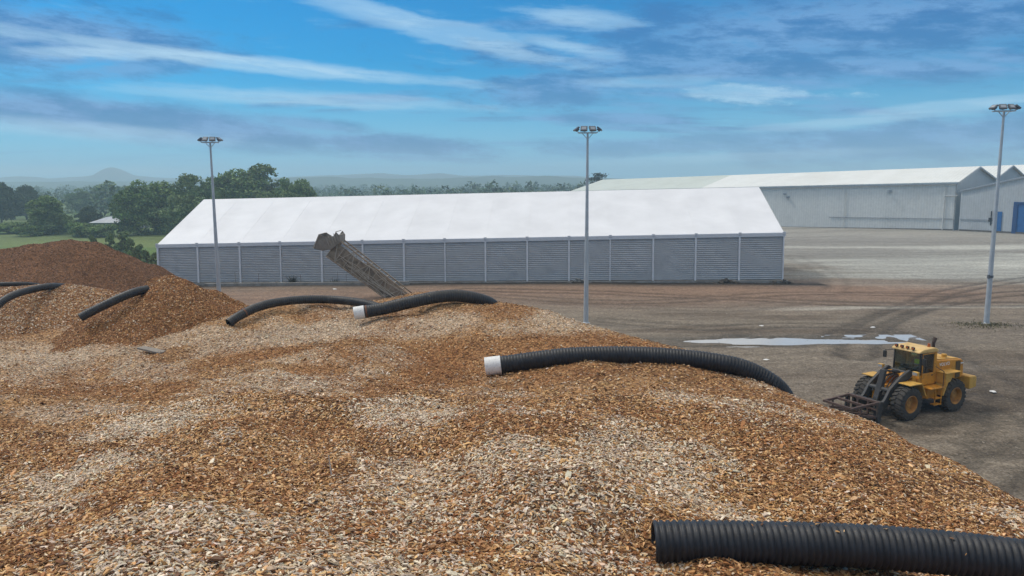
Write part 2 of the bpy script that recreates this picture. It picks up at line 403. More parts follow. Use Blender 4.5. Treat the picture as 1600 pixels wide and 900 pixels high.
# standing water lies level in the hollows of the yard
mt, nt, b, _ = new_mat('cloud_pale_water')
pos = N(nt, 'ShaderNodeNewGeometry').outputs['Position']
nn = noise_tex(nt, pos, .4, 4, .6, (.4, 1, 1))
L(nt, mixc(nt, nn, (.44, .43, .405), (.52, .51, .485)), b.inputs['Base Color']); b.inputs['Roughness'].default_value = .16; b.inputs['Specular IOR Level'].default_value = .4  # pale base colour carries the bright cloud mirrored in the water
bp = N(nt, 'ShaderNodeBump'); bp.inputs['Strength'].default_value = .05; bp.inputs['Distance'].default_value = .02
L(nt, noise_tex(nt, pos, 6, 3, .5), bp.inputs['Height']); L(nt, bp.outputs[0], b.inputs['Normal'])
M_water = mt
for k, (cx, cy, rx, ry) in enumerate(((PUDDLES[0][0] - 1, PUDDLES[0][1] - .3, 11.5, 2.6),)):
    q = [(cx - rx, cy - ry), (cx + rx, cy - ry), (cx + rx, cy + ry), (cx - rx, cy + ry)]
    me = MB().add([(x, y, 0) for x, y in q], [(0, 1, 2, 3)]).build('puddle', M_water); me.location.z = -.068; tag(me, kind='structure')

# ------------------------------------------------------------------ the wood chip heap
def az_(px, py, z): p = at_z(px, py, z); return (p.x, p.y, p.z)
def ad_(px, py, d, dz=0): p = at_depth(px, py, d); return (p.x, p.y, p.z + dz)
ANCH = [az_(0, 900, -3.1 + EYE), az_(400, 900, -3.1 + EYE), az_(800, 900, -3.2 + EYE), az_(1200, 893, -3.55 + EYE)]
def A(px, py, rel): ANCH.append(az_(px, py, EYE + rel))
for t in [(1030, 884, -3.61), (1300, 895, -3.65), (1700, 940, -3.8), (1600, 772, -3.75), (1517, 748, -3.8), (1440, 693, -3.9), (1365, 660, -3.95), (1300, 632, -4.1), (1230, 606, -4.2), (1160, 588, -4.15),
          (1100, 547, -3.95), (1000, 528, -3.95), (920, 509, -3.95), (850, 489, -3.9), (760, 473, -3.85), (650, 459, -3.85), (560, 474, -4.15), (470, 474, -4.0), (400, 480, -4.2),
          (0, 530, -4.85), (115, 509, -4.95), (230, 556, -4.75), (0, 640, -4.5), (330, 560, -4.4), (0, 760, -3.95), (160, 700, -3.85), (330, 650, -3.75), (560, 600, -3.85), (450, 720, -3.55), (640, 520, -4.1), (763, 590, -4.22), (680, 575, -4.25),
          (950, 577, -4.05), (850, 640, -3.65), (1050, 660, -3.55), (1200, 700, -3.65), (900, 780, -3.35), (650, 760, -3.4), (420, 560, -4.2), (300, 600, -4.35),
          (-300, 700, -4.2), (-400, 560, -4.9), (1400, 780, -3.6)]: A(*t)
for t in [(548, 503, 23.2), (620, 492, 23.4), (680, 476, 23.6), (356, 514, 23.2), (430, 490, 24.5)]: ANCH.append(ad_(*t))
ANCH += [(-6, 1, 8.6), (6, 1, 8.2), (0, -4, 8.8), (-14, 4, 8.2), (-22, 12, 7.2), (-26, 24, 6.4), (10, -6, 8.0)]
ANCH = np.array(ANCH)
def _tps_k(d2): return np.where(d2 > 1e-9, .5 * d2 * np.log(np.maximum(d2, 1e-9)), 0)
_n = len(ANCH); _P = np.c_[np.ones(_n), ANCH[:, :2]]
_d2 = ((ANCH[:, None, :2] - ANCH[None, :, :2]) ** 2).sum(2)
_K = _tps_k(_d2) + np.eye(_n) * .35
_sol = np.linalg.solve(np.block([[_K, _P], [_P.T, np.zeros((3, 3))]]), np.r_[ANCH[:, 2], 0, 0, 0])
def tps(x, y):
    out = np.empty(len(x))
    for i in range(0, len(x), 20000):
        xs = x[i:i + 20000]; ys = y[i:i + 20000]
        d2 = (xs[:, None] - ANCH[None, :, 0]) ** 2 + (ys[:, None] - ANCH[None, :, 1]) ** 2
        out[i:i + 20000] = _tps_k(d2) @ _sol[:_n] + _sol[_n] + _sol[_n + 1] * xs + _sol[_n + 2] * ys
    return out
EDGE = [az_(px, py, EYE + z)[:2] for px, py, z in ((1800, 868, -3.75), (1700, 815, -3.75), (1600, 771, -3.75), (1540, 757, -3.78), (1517, 744, -3.8), (1490, 715, -3.85), (1440, 692, -3.9), (1365, 660, -3.95), (1300, 632, -4.1), (1230, 606, -4.2), (1170, 570, -4.05),
        (1100, 546, -3.95), (1000, 527, -3.95), (920, 508, -3.95), (850, 488, -3.9), (760, 472, -3.85), (650, 458, -3.85), (560, 470, -4.1), (470, 472, -4.0), (390, 476, -4.2), (250, 500, -4.7), (115, 508, -4.95), (0, 529, -4.85), (-300, 545, -4.9))]
EDGE += [(-30, 22), (-30, -9), (12, -9)]
EDGE = np.array(EDGE)
def edge_info(x, y):
    """signed distance outside the plateau edge, and the nearest point of it"""
    best = np.full(len(x), 1e18); nx = np.zeros(len(x)); ny = np.zeros(len(x)); inside = np.zeros(len(x), bool)
    for a, b in zip(EDGE, np.roll(EDGE, -1, 0)):
        ab = b - a; t = np.clip(((x - a[0]) * ab[0] + (y - a[1]) * ab[1]) / (ab @ ab), 0, 1)
        qx = a[0] + ab[0] * t; qy = a[1] + ab[1] * t; d = (x - qx) ** 2 + (y - qy) ** 2
        k = d < best; best[k] = d[k]; nx[k] = qx[k]; ny[k] = qy[k]
        c = ((a[1] > y) != (b[1] > y)); xi = a[0] + (y - a[1]) * ab[0] / (ab[1] if abs(ab[1]) > 1e-9 else 1e-9); inside ^= c & (x < xi)
    return np.where(inside, -np.sqrt(best), np.sqrt(best)), nx, ny
def heap_z(x, y):
    x = np.asarray(x, float); y = np.asarray(y, float)
    d, nx, ny = edge_info(x, y); o = d > 0
    z = tps(np.where(o, nx, x), np.where(o, ny, y))
    rel = (fbm(x * .45 + .2 * y, y * .38, 81, 3) - .5) * .72 + (fbm(x * 1.5, y * 1.3, 91, 3) - .5) * .17
    z = z + rel * sstep(.15, 1.6, np.abs(d) + .5 * (d > 0)) * .8 + (fbm(x * 5, y * 5, 95, 2) - .5) * .05
    dd = np.maximum(d, 0); z = z - .76 * (np.sqrt(dd * dd + .4 ** 2) - .4) - .16 * sstep(-1.4, .1, d) * sstep(2, 5, nx)
    return np.maximum(z, -.15)
# what the chips are made of, patch by patch: fresh orange, sun-bleached pale, dark, partly in strips along the pipes
def zone(px, py, rx, ry, wgt, rel=-3.9):
    p = at_z(px, py, EYE + rel); dp = max(p.y, 1)
    q = at_z(px + rx, py, EYE + rel); q2 = at_z(px, py - ry, EYE + rel)
    return (p.x, p.y, max(.3, q.x - p.x), max(.3, q2.y - p.y), wgt)
PALE = [zone(*t) for t in ((60, 548, 150, 26, 1, -4.7), (240, 665, 120, 34, .9), (120, 745, 130, 30, .8), (470, 590, 130, 32, .8), (520, 505, 120, 16, 1, -4.1), (660, 500, 90, 14, .8), (880, 500, 100, 16, .7), (660, 655, 90, 26, .95, -3.6), (860, 800, 120, 40, .6, -3.4),
        (1010, 720, 100, 60, .6, -3.5), (1080, 640, 90, 26, .45), (960, 860, 130, 26, .7, -3.4), (1060, 800, 60, 30, .7), (400, 530, 90, 14, .7, -4.3), (200, 840, 100, 26, .5, -3.3), (700, 720, 160, 24, .4, -3.4), (1130, 775, 70, 20, .6, -3.5), (90, 640, 90, 16, .5, -4.4))]
ORNG = [zone(*t) for t in ((690, 565, 80, 36, 1.2, -4.2), (420, 545, 110, 12, .9, -4.2), (705, 845, 75, 30, 1.3, -3.3), (880, 530, 160, 14, .8), (110, 605, 110, 14, .7, -4.5), (600, 610, 90, 14, .8), (430, 880, 140, 40, .6, -3.2), (300, 780, 130, 24, .5, -3.5), (1000, 880, 60, 14, .6, -3.6), (620, 700, 100, 16, .4), (450, 690, 120, 20, .5), (1250, 600, 260, 60, .3), (560, 830, 90, 40, .6, -3.3))]
DARK = [zone(*t) for t in ((705, 592, 30, 9, 1, -4.25), (700, 862, 50, 12, .7, -3.3), (0, 870, 150, 40, .7, -3.2), (950, 588, 200, 7, .6, -4.1), (1290, 895, 300, 14, .5, -3.7), (1480, 745, 60, 16, .6, -3.8), (230, 560, 60, 10, .5, -4.6), (970, 890, 60, 16, .7, -3.5), (60, 690, 70, 8, .5, -4.2), (520, 735, 30, 14, .5, -3.5))]
def zsum(Z, x, y, k, seed):
    t = np.zeros_like(x); nn = (fbm(x * .9, y * .9, seed, 4) - .5) * 1.5
    for cx, cy, rx, ry, wg in Z:
        t = np.maximum(t, wg * (1 - sstep(.35, 1.35, np.sqrt(((x - cx) / rx) ** 2 + ((y - cy) / ry) ** 2) + nn * k)))
    return t
def heap_zones(x, y):
    n = fbm(x * .55 + y * .25, y * .5, 101, 4)
    pale = np.maximum(zsum(PALE, x, y, .8, 111), sstep(.53, .66, n) * .55)
    orng = np.maximum(zsum(ORNG, x, y, .7, 121), sstep(.45, .7, fbm(x * .5, y * .45, 131, 4)) * .55)
    dark = np.maximum(zsum(DARK, x, y, .6, 141), sstep(.58, .74, fbm(x * 1.1, y * 1.0, 151, 4)) * .6)
    return pale, orng, dark
P_PALE = np.array([[.82, .70, .54], [.70, .57, .43], [.60, .49, .37], [.72, .55, .37], [.48, .39, .30]])
P_TAN = np.array([[.64, .38, .165], [.54, .30, .12], [.72, .46, .23], [.44, .23, .085], [.60, .38, .20]])
P_ORNG = np.array([[.43, .20, .075], [.33, .14, .05], [.50, .27, .115], [.24, .095, .034], [.40, .21, .09]])
P_DARK = np.array([[.16, .068, .026], [.22, .095, .036], [.10, .048, .024], [.19, .10, .055], [.26, .125, .05]])
def chip_colors(pale, orng, dark, n, rng):
    wts = np.stack([.10 + 2.3 * pale ** 1.3, .55 - .30 * pale - .15 * orng, .08 + 2.7 * orng ** 1.5, .24 + .9 * dark + .35 * orng - .16 * pale], 1).clip(.02)
    wts /= wts.sum(1, keepdims=True); cs = wts.cumsum(1); u = rng.random(n)[:, None]
    g = (u > cs).sum(1).clip(0, 3); pal = np.stack([P_PALE, P_TAN, P_ORNG, P_DARK]); c = pal[g, rng.integers(0, 5, n)]
    return c * rng.uniform(.68, 1.24, (n, 1)) * rng.uniform(.95, 1.05, (n, 3))
def base_colors(pale, orng, dark):
    wts = np.stack([.10 + 2.1 * pale ** 1.3, .55 - .3 * pale, .08 + 2.5 * orng ** 1.5, .30 + .9 * dark + .35 * orng], 1).clip(.02); wts /= wts.sum(1, keepdims=True)
    return wts @ np.stack([P_PALE.mean(0), P_TAN.mean(0), P_ORNG.mean(0), P_DARK.mean(0)])
def chips_mesh(name, x, y, zfun, colors, parent, rng, size=(.024, .096), mat=None, lift=.006, tilt=.28):
    n = len(x); z = zfun(x, y); e = .06
    zx = (zfun(x + e, y) - z) / e; zy = (zfun(x, y + e) - z) / e
    nrm = np.stack([-zx, -zy, np.ones(n)], 1); nrm += rng.normal(0, tilt, (n, 3)) * np.array([1, 1, .3]); nrm /= np.linalg.norm(nrm, axis=1, keepdims=True)
    an = rng.random(n) * 2 * np.pi; t = np.stack([np.cos(an), np.sin(an), np.zeros(n)], 1)
    t -= nrm * (t * nrm).sum(1, keepdims=True); t /= np.linalg.norm(t, axis=1, keepdims=True); b = np.cross(nrm, t)
    ln = size[0] + (size[1] - size[0]) * rng.beta(1.25, 3.2, n); wd = ln * rng.uniform(.16, .50, n); th = rng.uniform(.003, .009, n) * ln / .055
    bow = rng.uniform(-.10, .22, n) * ln
    c = np.stack([x, y, z + lift + rng.uniform(-.008, .016, n)], 1)
    sk = rng.uniform(-.35, .35, (n, 4)); V = np.empty((n, 12, 3), np.float32)
    # three cross-sections along the chip: blunt end, bowed middle, tapered end; each with two top and two bottom corners
    for j, (u, wq, bz) in enumerate(((-.5, .75, 0), (.0, 1.0, 1), (.5, .6, 0))):
        for i, (v, tz) in enumerate(((-.5, .5), (.5, .5), (.5, -.5), (-.5, -.5))):
            uu = (u + sk[:, j] * .18 * (v * 2)) * ln; vv = v * wd * wq * (1 + .4 * sk[:, 3] * (1 if u > 0 else -1)); zz = tz * th + bow * bz
            V[:, j * 4 + i] = c + t * uu[:, None] + b * vv[:, None] + nrm * zz[:, None]
    q = [(0, 1, 5, 4), (4, 5, 9, 8), (1, 2, 6, 5), (5, 6, 10, 9), (3, 0, 4, 7), (7, 4, 8, 11), (0, 3, 2, 1), (8, 9, 10, 11)]
    Fc = (np.arange(n)[:, None, None] * 12 + np.array(q)[None]).reshape(-1, 4)
    o = mesh_np(name, V.reshape(-1, 3), Fc, mat or M_chip, parent, np.repeat(colors, 12, 0)); o['kind'] = 'stuff'
    return o
def chip_extra(nt, c, b):
    pos = N(nt, 'ShaderNodeNewGeometry').outputs['Position']
    f = noise_tex(nt, pos, 60, 3, .6)
    return mixc(nt, .7, c, mixc(nt, f, (.55, .54, .52), (1.4, 1.4, 1.4)), 'MULTIPLY')
M_chip = attr_mat('wood_chip', .78, chip_extra, .3)
def bed_extra(nt, c, b):
    pos = N(nt, 'ShaderNodeNewGeometry').outputs['Position']
    v = N(nt, 'ShaderNodeTexVoronoi'); v.inputs['Scale'].default_value = 22; L(nt, pos, v.inputs['Vector'])
    sp = N(nt, 'ShaderNodeSeparateColor'); L(nt, v.outputs['Color'], sp.inputs[0])
    c = mixc(nt, .85, c, mixc(nt, sp.outputs[0], (.30, .26, .23), (1.55, 1.5, 1.45)), 'MULTIPLY')
    bp = N(nt, 'ShaderNodeBump'); bp.inputs['Strength'].default_value = 1; bp.inputs['Distance'].default_value = .05
    L(nt, sp.outputs[1], bp.inputs['Height']); L(nt, bp.outputs[0], b.inputs['Normal'])
    return c
M_bed = attr_mat('chip_bed', .9, bed_extra, .15)
hx = np.concatenate([np.arange(-44, -16, .35), np.arange(-16, 26, .13)]); hy = np.concatenate([np.arange(-20, 3, .5), np.arange(3, 44, .13)])
X, Y = np.meshgrid(hx, hy); xf = X.ravel(); yf = Y.ravel(); zf = heap_z(xf, yf)
pz = heap_zones(xf, yf)
heap = mesh_np('wood_chip_heap', np.stack([xf, yf, zf - .01], 1), grid_faces(len(hx), len(hy)), M_bed, colors=base_colors(*pz) * .8, smooth=True)  # bed darkened: shade in the gaps between chips put into its colour
tag(heap, 'huge flat-topped heap of pale and orange wood chips filling the foreground', 'wood chip heap')
def frustum_pts(n, d0, d1, power, margin=.12):
    """ground-plan points in the wedge the photograph looks into (a bit wider), denser near by"""
    u = RNG.random(n); d = (d0 ** power + u * (d1 ** power - d0 ** power)) ** (1 / power)
    a = RNG.uniform(-.684 - margin, .684 + margin, n)
    return d * a, d
xa, ya = frustum_pts(270000, 4.6, 13, 1.7); xb, yb = frustum_pts(230000, 11, 30, 1.25)
x = np.r_[xa, xb]; y = np.r_[ya, yb]
d, _, _ = edge_info(x, y); k = d < 1.6 + 3.4 * (RNG.random(len(d)) < .5); x = x[k]; y = y[k]
pz = heap_zones(x, y)
chips_mesh('loose_chips', x, y, heap_z, chip_colors(*pz, len(x), RNG), heap, RNG)
# a few larger slivers and curled strips lying on top
x, y = frustum_pts(1500, 4.8, 20, 1.6); d, _, _ = edge_info(x, y); x = x[d < 0]; y = y[d < 0]
pz = heap_zones(x, y)
chips_mesh('long_slivers', x, y, heap_z, chip_colors(*pz, len(x), RNG) * 1.05, heap, RNG, (.08, .17), lift=.012, tilt=.4)

# mounds behind
def mound(name, label, px, py, depth, rx, ry, steep, soft, ncol, seed, cell, nchip, colf, cat='mound', rough=.12, chip=(.035, .10), mat=None, noisef=1.0):
    c = at_depth(px, py, depth)
    def zf(x, y):
        r = np.sqrt(((x - c.x) / rx) ** 2 + ((y - c.y) / ry) ** 2); rr = min(rx, ry)
        z = c.z - steep * rr * (np.sqrt(r * r + soft * soft) - soft) + (fbm(x * .8 * noisef, y * .8 * noisef, seed, 4) - .5) * rough * 2 * np.clip(r * 2, .3, 1)
        return np.maximum(z, gz(x, y) - .1)
    ext = (c.z + 1) / steep / min(rx, ry) + 1.0
    ex = ext * rx; ey = ext * ry
    xs = np.arange(c.x - ex, c.x + ex, cell); ys = np.arange(c.y - ey, c.y + ey, cell); X, Y = np.meshgrid(xs, ys); xf, yf = X.ravel(), Y.ravel()
    z = zf(xf, yf)
    o = mesh_np(name, np.stack([xf, yf, z], 1), grid_faces(len(xs), len(ys)), mat or M_bed, colors=base_colors(*colf(xf, yf)) * .8, smooth=True)  # mound bed painted darker too, for the shade between its chips
    tag(o, label, cat)
    if nchip:
        x = c.x + RNG.uniform(-1, 1, nchip) * rx * 3.2; y = c.y - RNG.uniform(-.35, 1, nchip) * ry * 3.2
        k = zf(x, y) > heap_z(x, y) - .05; x, y = x[k], y[k]
        chips_mesh('loose_chips', x, y, zf, chip_colors(*colf(x, y), len(x), RNG), o, RNG, chip)
    return o, zf
def col_dark(x, y): n = fbm(x * 1.2, y * 1.2, 201, 3); return .03 + .10 * (n > .62), .75 + .6 * n, .85 + .8 * sstep(.4, .6, fbm(x * .9 + 3, y * .9, 203, 3))
def col_back(x, y): n = fbm(x * .7, y * .7, 211, 3); return .25 + .30 * n, .55 + .4 * n, .2 + .2 * n
def col_bark(x, y): n = fbm(x * .5, y * .5, 221, 3); return 0 * n, .35 + .3 * n, 1.2 + .2 * n
mound_dark, z_dark = mound('chip_mound', 'steep mound of dark reddish chips behind the left side of the big heap', 263, 431, 25.2, 1.12, 1.0, .64, .30, None, 301, .08, 75000, col_dark, 'chip mound', .26)
mound_back, z_back = mound('chip_mound', 'broad tan chip mound at the left edge with two black pipes over its crest', 70, 444, 31.5, 2.4, 1.0, .62, .8, None, 311, .14, 70000, col_back, 'chip mound', .12, (.04, .12))
M_bark = attr_mat('bark_mulch', .95, lambda nt, c, b: bed_extra(nt, c, b), .1)
ba, bb = at_depth(-230, 384, 58), at_depth(138, 371, 58)
def z_bark(x, y):
    t = np.clip((x - ba.x) / (bb.x - ba.x), 0, 1); d = np.hypot(x - (ba.x + (bb.x - ba.x) * t), (y - ba.y) * .95)
    z = ba.z - .62 + (bb.z - ba.z) * t + .3 * np.sin(t * 9) - .66 * (np.sqrt(d * d + 1.8 ** 2) - 1.8) + (fbm(x * .5, y * .5, 321, 4) - .5) * .7
    return np.maximum(z, gz(x, y) - .1)
bx = np.arange(ba.x - 14, bb.x + 15, .22); by_ = np.arange(ba.y - 15, ba.y + 15, .22); X, Y = np.meshgrid(bx, by_); xf, yf = X.ravel(), Y.ravel()
bark = mesh_np('bark_pile', np.stack([xf, yf, z_bark(xf, yf)], 1), grid_faces(len(bx), len(by_)), M_bark, colors=np.array([[.21, .108, .058]]) * (.7 + .6 * fbm(xf * .6, yf * .6, 331, 4))[:, None], smooth=True)
tag(bark, 'big dark brown bark pile at the far left in front of the green field', 'bark pile')
x = RNG.uniform(ba.x, bb.x + 9, 60000); y = ba.y - RNG.uniform(-2, 11, 60000)
chips_mesh('loose_bark', x, y, z_bark, np.array([[.215, .112, .06]]) * RNG.uniform(.45, 1.7, (60000, 1)), bark, RNG, (.05, .2), tilt=.5)
# stones and spilt chips strewn over the yard
x = RNG.uniform(-12, 60, 5000); y = 30 + 46 * RNG.random(5000) ** 1.3; k = (np.abs(x) < y * .75) & (edge_info(x, y)[0] > 1); x, y = x[k], y[k]
def yard_z(x, y): return gz(x, y) + (fbm(x * .12, y * .25, 3, 4) - .5) * .22 * sstep(20, 30, y) * (1 - sstep(150, 190, y))
gcol_ = np.array([[.33, .29, .24], [.22, .18, .14], [.13, .10, .08], [.42, .37, .30], [.30, .20, .11]])[RNG.integers(0, 5, len(x))] * RNG.uniform(.7, 1.2, (len(x), 1))
o = chips_mesh('gravel', x, y, yard_z, gcol_, None, RNG, (.03, .14), lift=.012)
tag(o, 'loose stones and spilt chips strewn over the muddy yard', 'gravel')
#PART3
# ------------------------------------------------------------------ corrugated pipes
def pipe_mat(name, c1, c2):
    mt, nt, b, _ = new_mat(name)
    pos = N(nt, 'ShaderNodeNewGeometry').outputs['Position']
    n1 = noise_tex(nt, pos, 5, 5, .6); n2 = noise_tex(nt, pos, 45, 3, .6)
    c = mixc(nt, ramp(nt, n1, .4, .65), c1, c2)
    up = N(nt, 'ShaderNodeSeparateXYZ'); L(nt, N(nt, 'ShaderNodeNewGeometry').outputs['Normal'], up.inputs[0])
    dust = mathn(nt, 'MULTIPLY', ramp(nt, n2, .58, .74), mathn(nt, 'MULTIPLY', ramp(nt, up.outputs[2], .2, .9), .35))
    c = mixc(nt, dust, c, (.24, .18, .12))
    L(nt, c, b.inputs['Base Color']); b.inputs['Roughness'].default_value = .5; b.inputs['Specular IOR Level'].default_value = .35
    return mt
M_pipe = pipe_mat('black_plastic', (.020, .022, .026), (.030, .032, .037))
M_pipe2 = pipe_mat('dusty_black_plastic', (.030, .032, .034), (.045, .046, .047))
M_collar = weathered('white_plastic', (.82, .81, .78), (.76, .75, .72), .45, 3, dirt=((.35, .30, .24), 22, .6))
M_band = weathered('rusty_band', (.20, .075, .035), (.13, .06, .035), .7, 6)
def pipe(label, pts, rad, pitch=.058, collar=0, band=None, open_end=False, mat=None, depth=.011):
    """pts run from the open mouth to the far end"""
    path = smooth_path(pts, pitch / 6)
    rr = []; core = []; Lc = 0
    for i, p in enumerate(path):
        ph = (i % 6) / 6.0; core.append(rad - (depth if ph in (0, 5 / 6.0) else depth * .35 if abs(ph - 1 / 6.0) < .01 or abs(ph - 4 / 6.0) < .01 else 0))
    v, f = sweep(path, core)
    # inner skin, so that the mouth shows a dark hollow pipe with a wall
    inner = path[::6] if len(path) > 60 else path
    vi, fi = sweep(inner, [rad - .026] * len(inner)); b0 = len(v); fi = [tuple(b0 + k for k in reversed(q)) for q in fi]
    n = 28; lip = [(k, b0 + k, b0 + (k + 1) % n, (k + 1) % n) for k in range(n)]
    e0 = (len(path) - 1) * n; e1 = b0 + (len(inner) - 1) * n; lip += [(e0 + k, e0 + (k + 1) % n, e1 + (k + 1) % n, e1 + k) for k in range(n)]
    o = mesh_np('corrugated_pipe', np.array([tuple(q) for q in v + vi]), np.array(f + fi + lip), mat or M_pipe, smooth=True)
    try: o.data.set_sharp_from_angle(angle=R(55))
    except Exception: pass
    tag(o, label, 'pipe', 'corrugated drainage pipes lying on the chip heaps')
    if rad > .14:      # chips that have ended up on top of it
        pa = np.array([tuple(q) for q in path[8::3]]); n_ = int(5 * len(path) * pitch / 6); j = RNG.integers(0, len(pa), n_)
        dx = np.gradient(pa[:, 0]); dy = np.gradient(pa[:, 1]); l = np.hypot(dx, dy) + 1e-9; off = RNG.normal(0, .42, n_).clip(-.9, .9) * rad
        cx = pa[j, 0] - dy[j] / l[j] * off; cy = pa[j, 1] + dx[j] / l[j] * off
        def zf(x, y):
            d2 = (x[:, None] - pa[None, :, 0]) ** 2 + (y[:, None] - pa[None, :, 1]) ** 2; i = d2.argmin(1)
            return pa[i, 2] + np.sqrt(np.maximum(rad * rad - d2.min(1), .0004))
        chips_mesh('stray_chips', cx, cy, zf, chip_colors(*heap_zones(cx, cy), n_, RNG), heap, RNG, (.02, .07), lift=.004, tilt=.15)
    if collar:
        d = (path[1] - path[0]).normalized(); a = path[0] - d * (collar * .72)
        MB().lathe(a, d, [(0, rad - .018), (0, rad + .010), (collar, rad + .010), (collar, rad - .005), (collar * .72, rad - .03), (.004, rad - .022), (0, rad - .018)], 40).build('collar', M_collar, o, True)
    if band:
        for q in band:
            p = path[int(q / (pitch / 6))]; d = (path[int(q / (pitch / 6)) + 3] - p).normalized()
            MB().lathe(p, d, [(-.022, rad - .002), (-.022, rad + .006), (.022, rad + .006), (.022, rad - .002)], 32).build('strap', M_band, o, True)
    return o
D = at_depth
pipe('thick black ribbed pipe lying nearest the camera at the lower right edge', [D(1021, 847, 7.25), D(1100, 846.5, 7.22), D(1300, 851, 7.15), D(1450, 861, 7.05), D(1600, 878, 6.9), D(1760, 902, 6.75), D(1950, 930, 6.6)], .205, .062, depth=.019)
pipe('long black ribbed pipe with a white mouth arching over the heap edge towards the loader', [D(776, 571, 17), D(800, 568, 17), D(850, 561, 17), D(888, 557, 17), D(940, 555, 17), D(990, 555, 17), D(1040, 557.5, 16.9), D(1090, 562, 16.8), D(1130, 568, 16.7), D(1158, 574.5, 16.7), D(1184, 585, 16.7), D(1204, 597, 16.7), D(1219, 610, 16.8), D(1230, 628, 16.9), D(1240, 660, 17.2)], .205, .070, collar=.36, depth=.014)
pipe('smooth looking black pipe with a white mouth crossing the back crest of the heap', [D(565, 488, 23.2), D(600, 482, 23.3), D(640, 472.5, 23.4), D(680, 464.5, 23.5), D(710, 462, 23.7), D(735, 464.5, 23.9), D(760, 471, 24.3), D(775, 480, 24.8)], .195, .075, collar=.32, band=(.16,), mat=M_pipe2, depth=.007)
pipe('black pipe with a bare dark mouth beside the dark mound, bending over the back crest', [D(357, 505, 23.2), D(375, 493, 23.5), D(400, 481, 23.9), D(430, 473, 24.4), D(470, 468.5, 25.0), D(510, 468, 25.5), D(545, 470.5, 25.4), D(578, 476, 25.2), D(600, 484, 24.9)], .142, .070, band=(.62,), mat=M_pipe2, depth=.006)
pipe('short black pipe resting on the left flank of the dark mound', [D(126, 496, 23.4), D(145, 486, 23.5), D(165, 476, 23.6), D(190, 464.5, 23.8), D(212, 456, 24.1), D(230, 452, 24.5)], .135, .07, mat=M_pipe2, depth=.005)
pipe('dusty black pipe bending over the crest of the tan mound at the left edge', [D(-40, 500, 28.2), D(-12, 484, 28.5), D(8, 468, 28.9), D(28, 458.5, 29.5), D(52, 452, 30.1), D(78, 447.5, 30.7), D(100, 448, 31.6)], .14, .07, mat=M_pipe2, depth=.005)
pipe('black pipe end just showing at the far left edge behind the tan mound crest', [D(-60, 447, 31.5), D(-20, 445, 31.8), D(10, 444, 32), D(40, 444, 32.4), D(60, 446, 33)], .10, .07, mat=M_pipe2, depth=.004)

# ------------------------------------------------------------------ small bits lying on the heap
M_oldwood = weathered('weathered_wood', (.30, .26, .22), (.20, .17, .14), .85, 6, stretch=(1, 8, 8))
def hz1(x, y): return float(heap_z(np.array([x]), np.array([y]))[0])
p = at_z(232, 549, EYE - 4.6); z = hz1(p.x, p.y)
o = MB().beam((p.x - .34, p.y + .25, z + .13), (p.x + .48, p.y - .12, z + .06), .26, .05).build('timber_offcut', M_oldwood, bevel=.006); tag(o, 'grey timber offcut lying in the hollow in front of the dark mound', 'timber')
p = at_z(519, 745, EYE - 3.5); z = hz1(p.x, p.y)
o = MB().cyl((p.x, p.y, z - .05), (p.x - .04, p.y + .03, z + .26), .011, .007, 8).build('stick', weathered('pale_stick', (.55, .50, .44), (.42, .36, .3), .8, 8)); tag(o, 'pale stick standing upright out of the chips in the foreground', 'stick')

# ------------------------------------------------------------------ the white storage tent
M_membrane = weathered('white_membrane', (.76, .76, .775), (.745, .745, .76), .42, .05, stretch=(1, .35, .35), fine=.3, dirt=((.74, .74, .76), .12, .3))
M_seam = weathered('seam_strip', (.70, .70, .72), (.68, .68, .70), .5, 1)
M_sheet = weathered('grey_wall_sheet', (.47, .47, .465), (.51, .51, .505), .5, .5, dirt=((.30, .30, .31), .8, .35))
M_alu = weathered('pale_aluminium', (.78, .78, .79), (.70, .70, .71), .45, 2)
M_valance = weathered('valance_fabric', (.66, .67, .69), (.62, .63, .65), .5, .4)
M_conc = weathered('concrete', (.30, .285, .26), (.22, .21, .19), .9, 1.2, dirt=((.12, .095, .075), .8, .7), bump=.4)
BL, BR = at_y(249, 441, 93), at_y(1222.5, 436.5, 87)
EL, ER = at_y(246.5, 382, 93), at_y(1224.5, 363.5, 87)
ax = (BR - BL); ax.z = 0; LEN = ax.length; ax.normalize(); pr = Vector((-ax.y, ax.x, 0))     # along the tent, and back through it
WID = 25.0
RL = EL + pr * (WID / 2); RL.z = at_y(307, 312, RL.y).z; RR = ER + pr * (WID / 2); RR.z = at_y(1184, 292.5, RR.y).z
tent = empty('storage_tent', (BL + BR) / 2); tag(tent, 'long white-roofed storage tent with grey ribbed walls across the middle of the yard', 'storage tent')
tent_inv = Matrix.Translation(-tent.location)
def under(o, root):
    o.parent = root; o.matrix_parent_inverse = Matrix.Translation(-root.location); return o
post_px = [248, 311, 376.5, 440, 504, 568, 632, 696, 759, 824, 889, 953, 1020, 1086, 1154, 1222.5]
ts = []
for px in post_px:
    d = ray(px, 440); n = Vector((-ax.y, ax.x, 0)); t = (BL - CAM).dot(n) / d.dot(n); q = CAM + d * t; ts.append(min(max((q - BL).dot(ax) / LEN, 0), 1))
ts[0], ts[-1] = 0, 1
def lp(a, b, t): return a + (b - a) * t
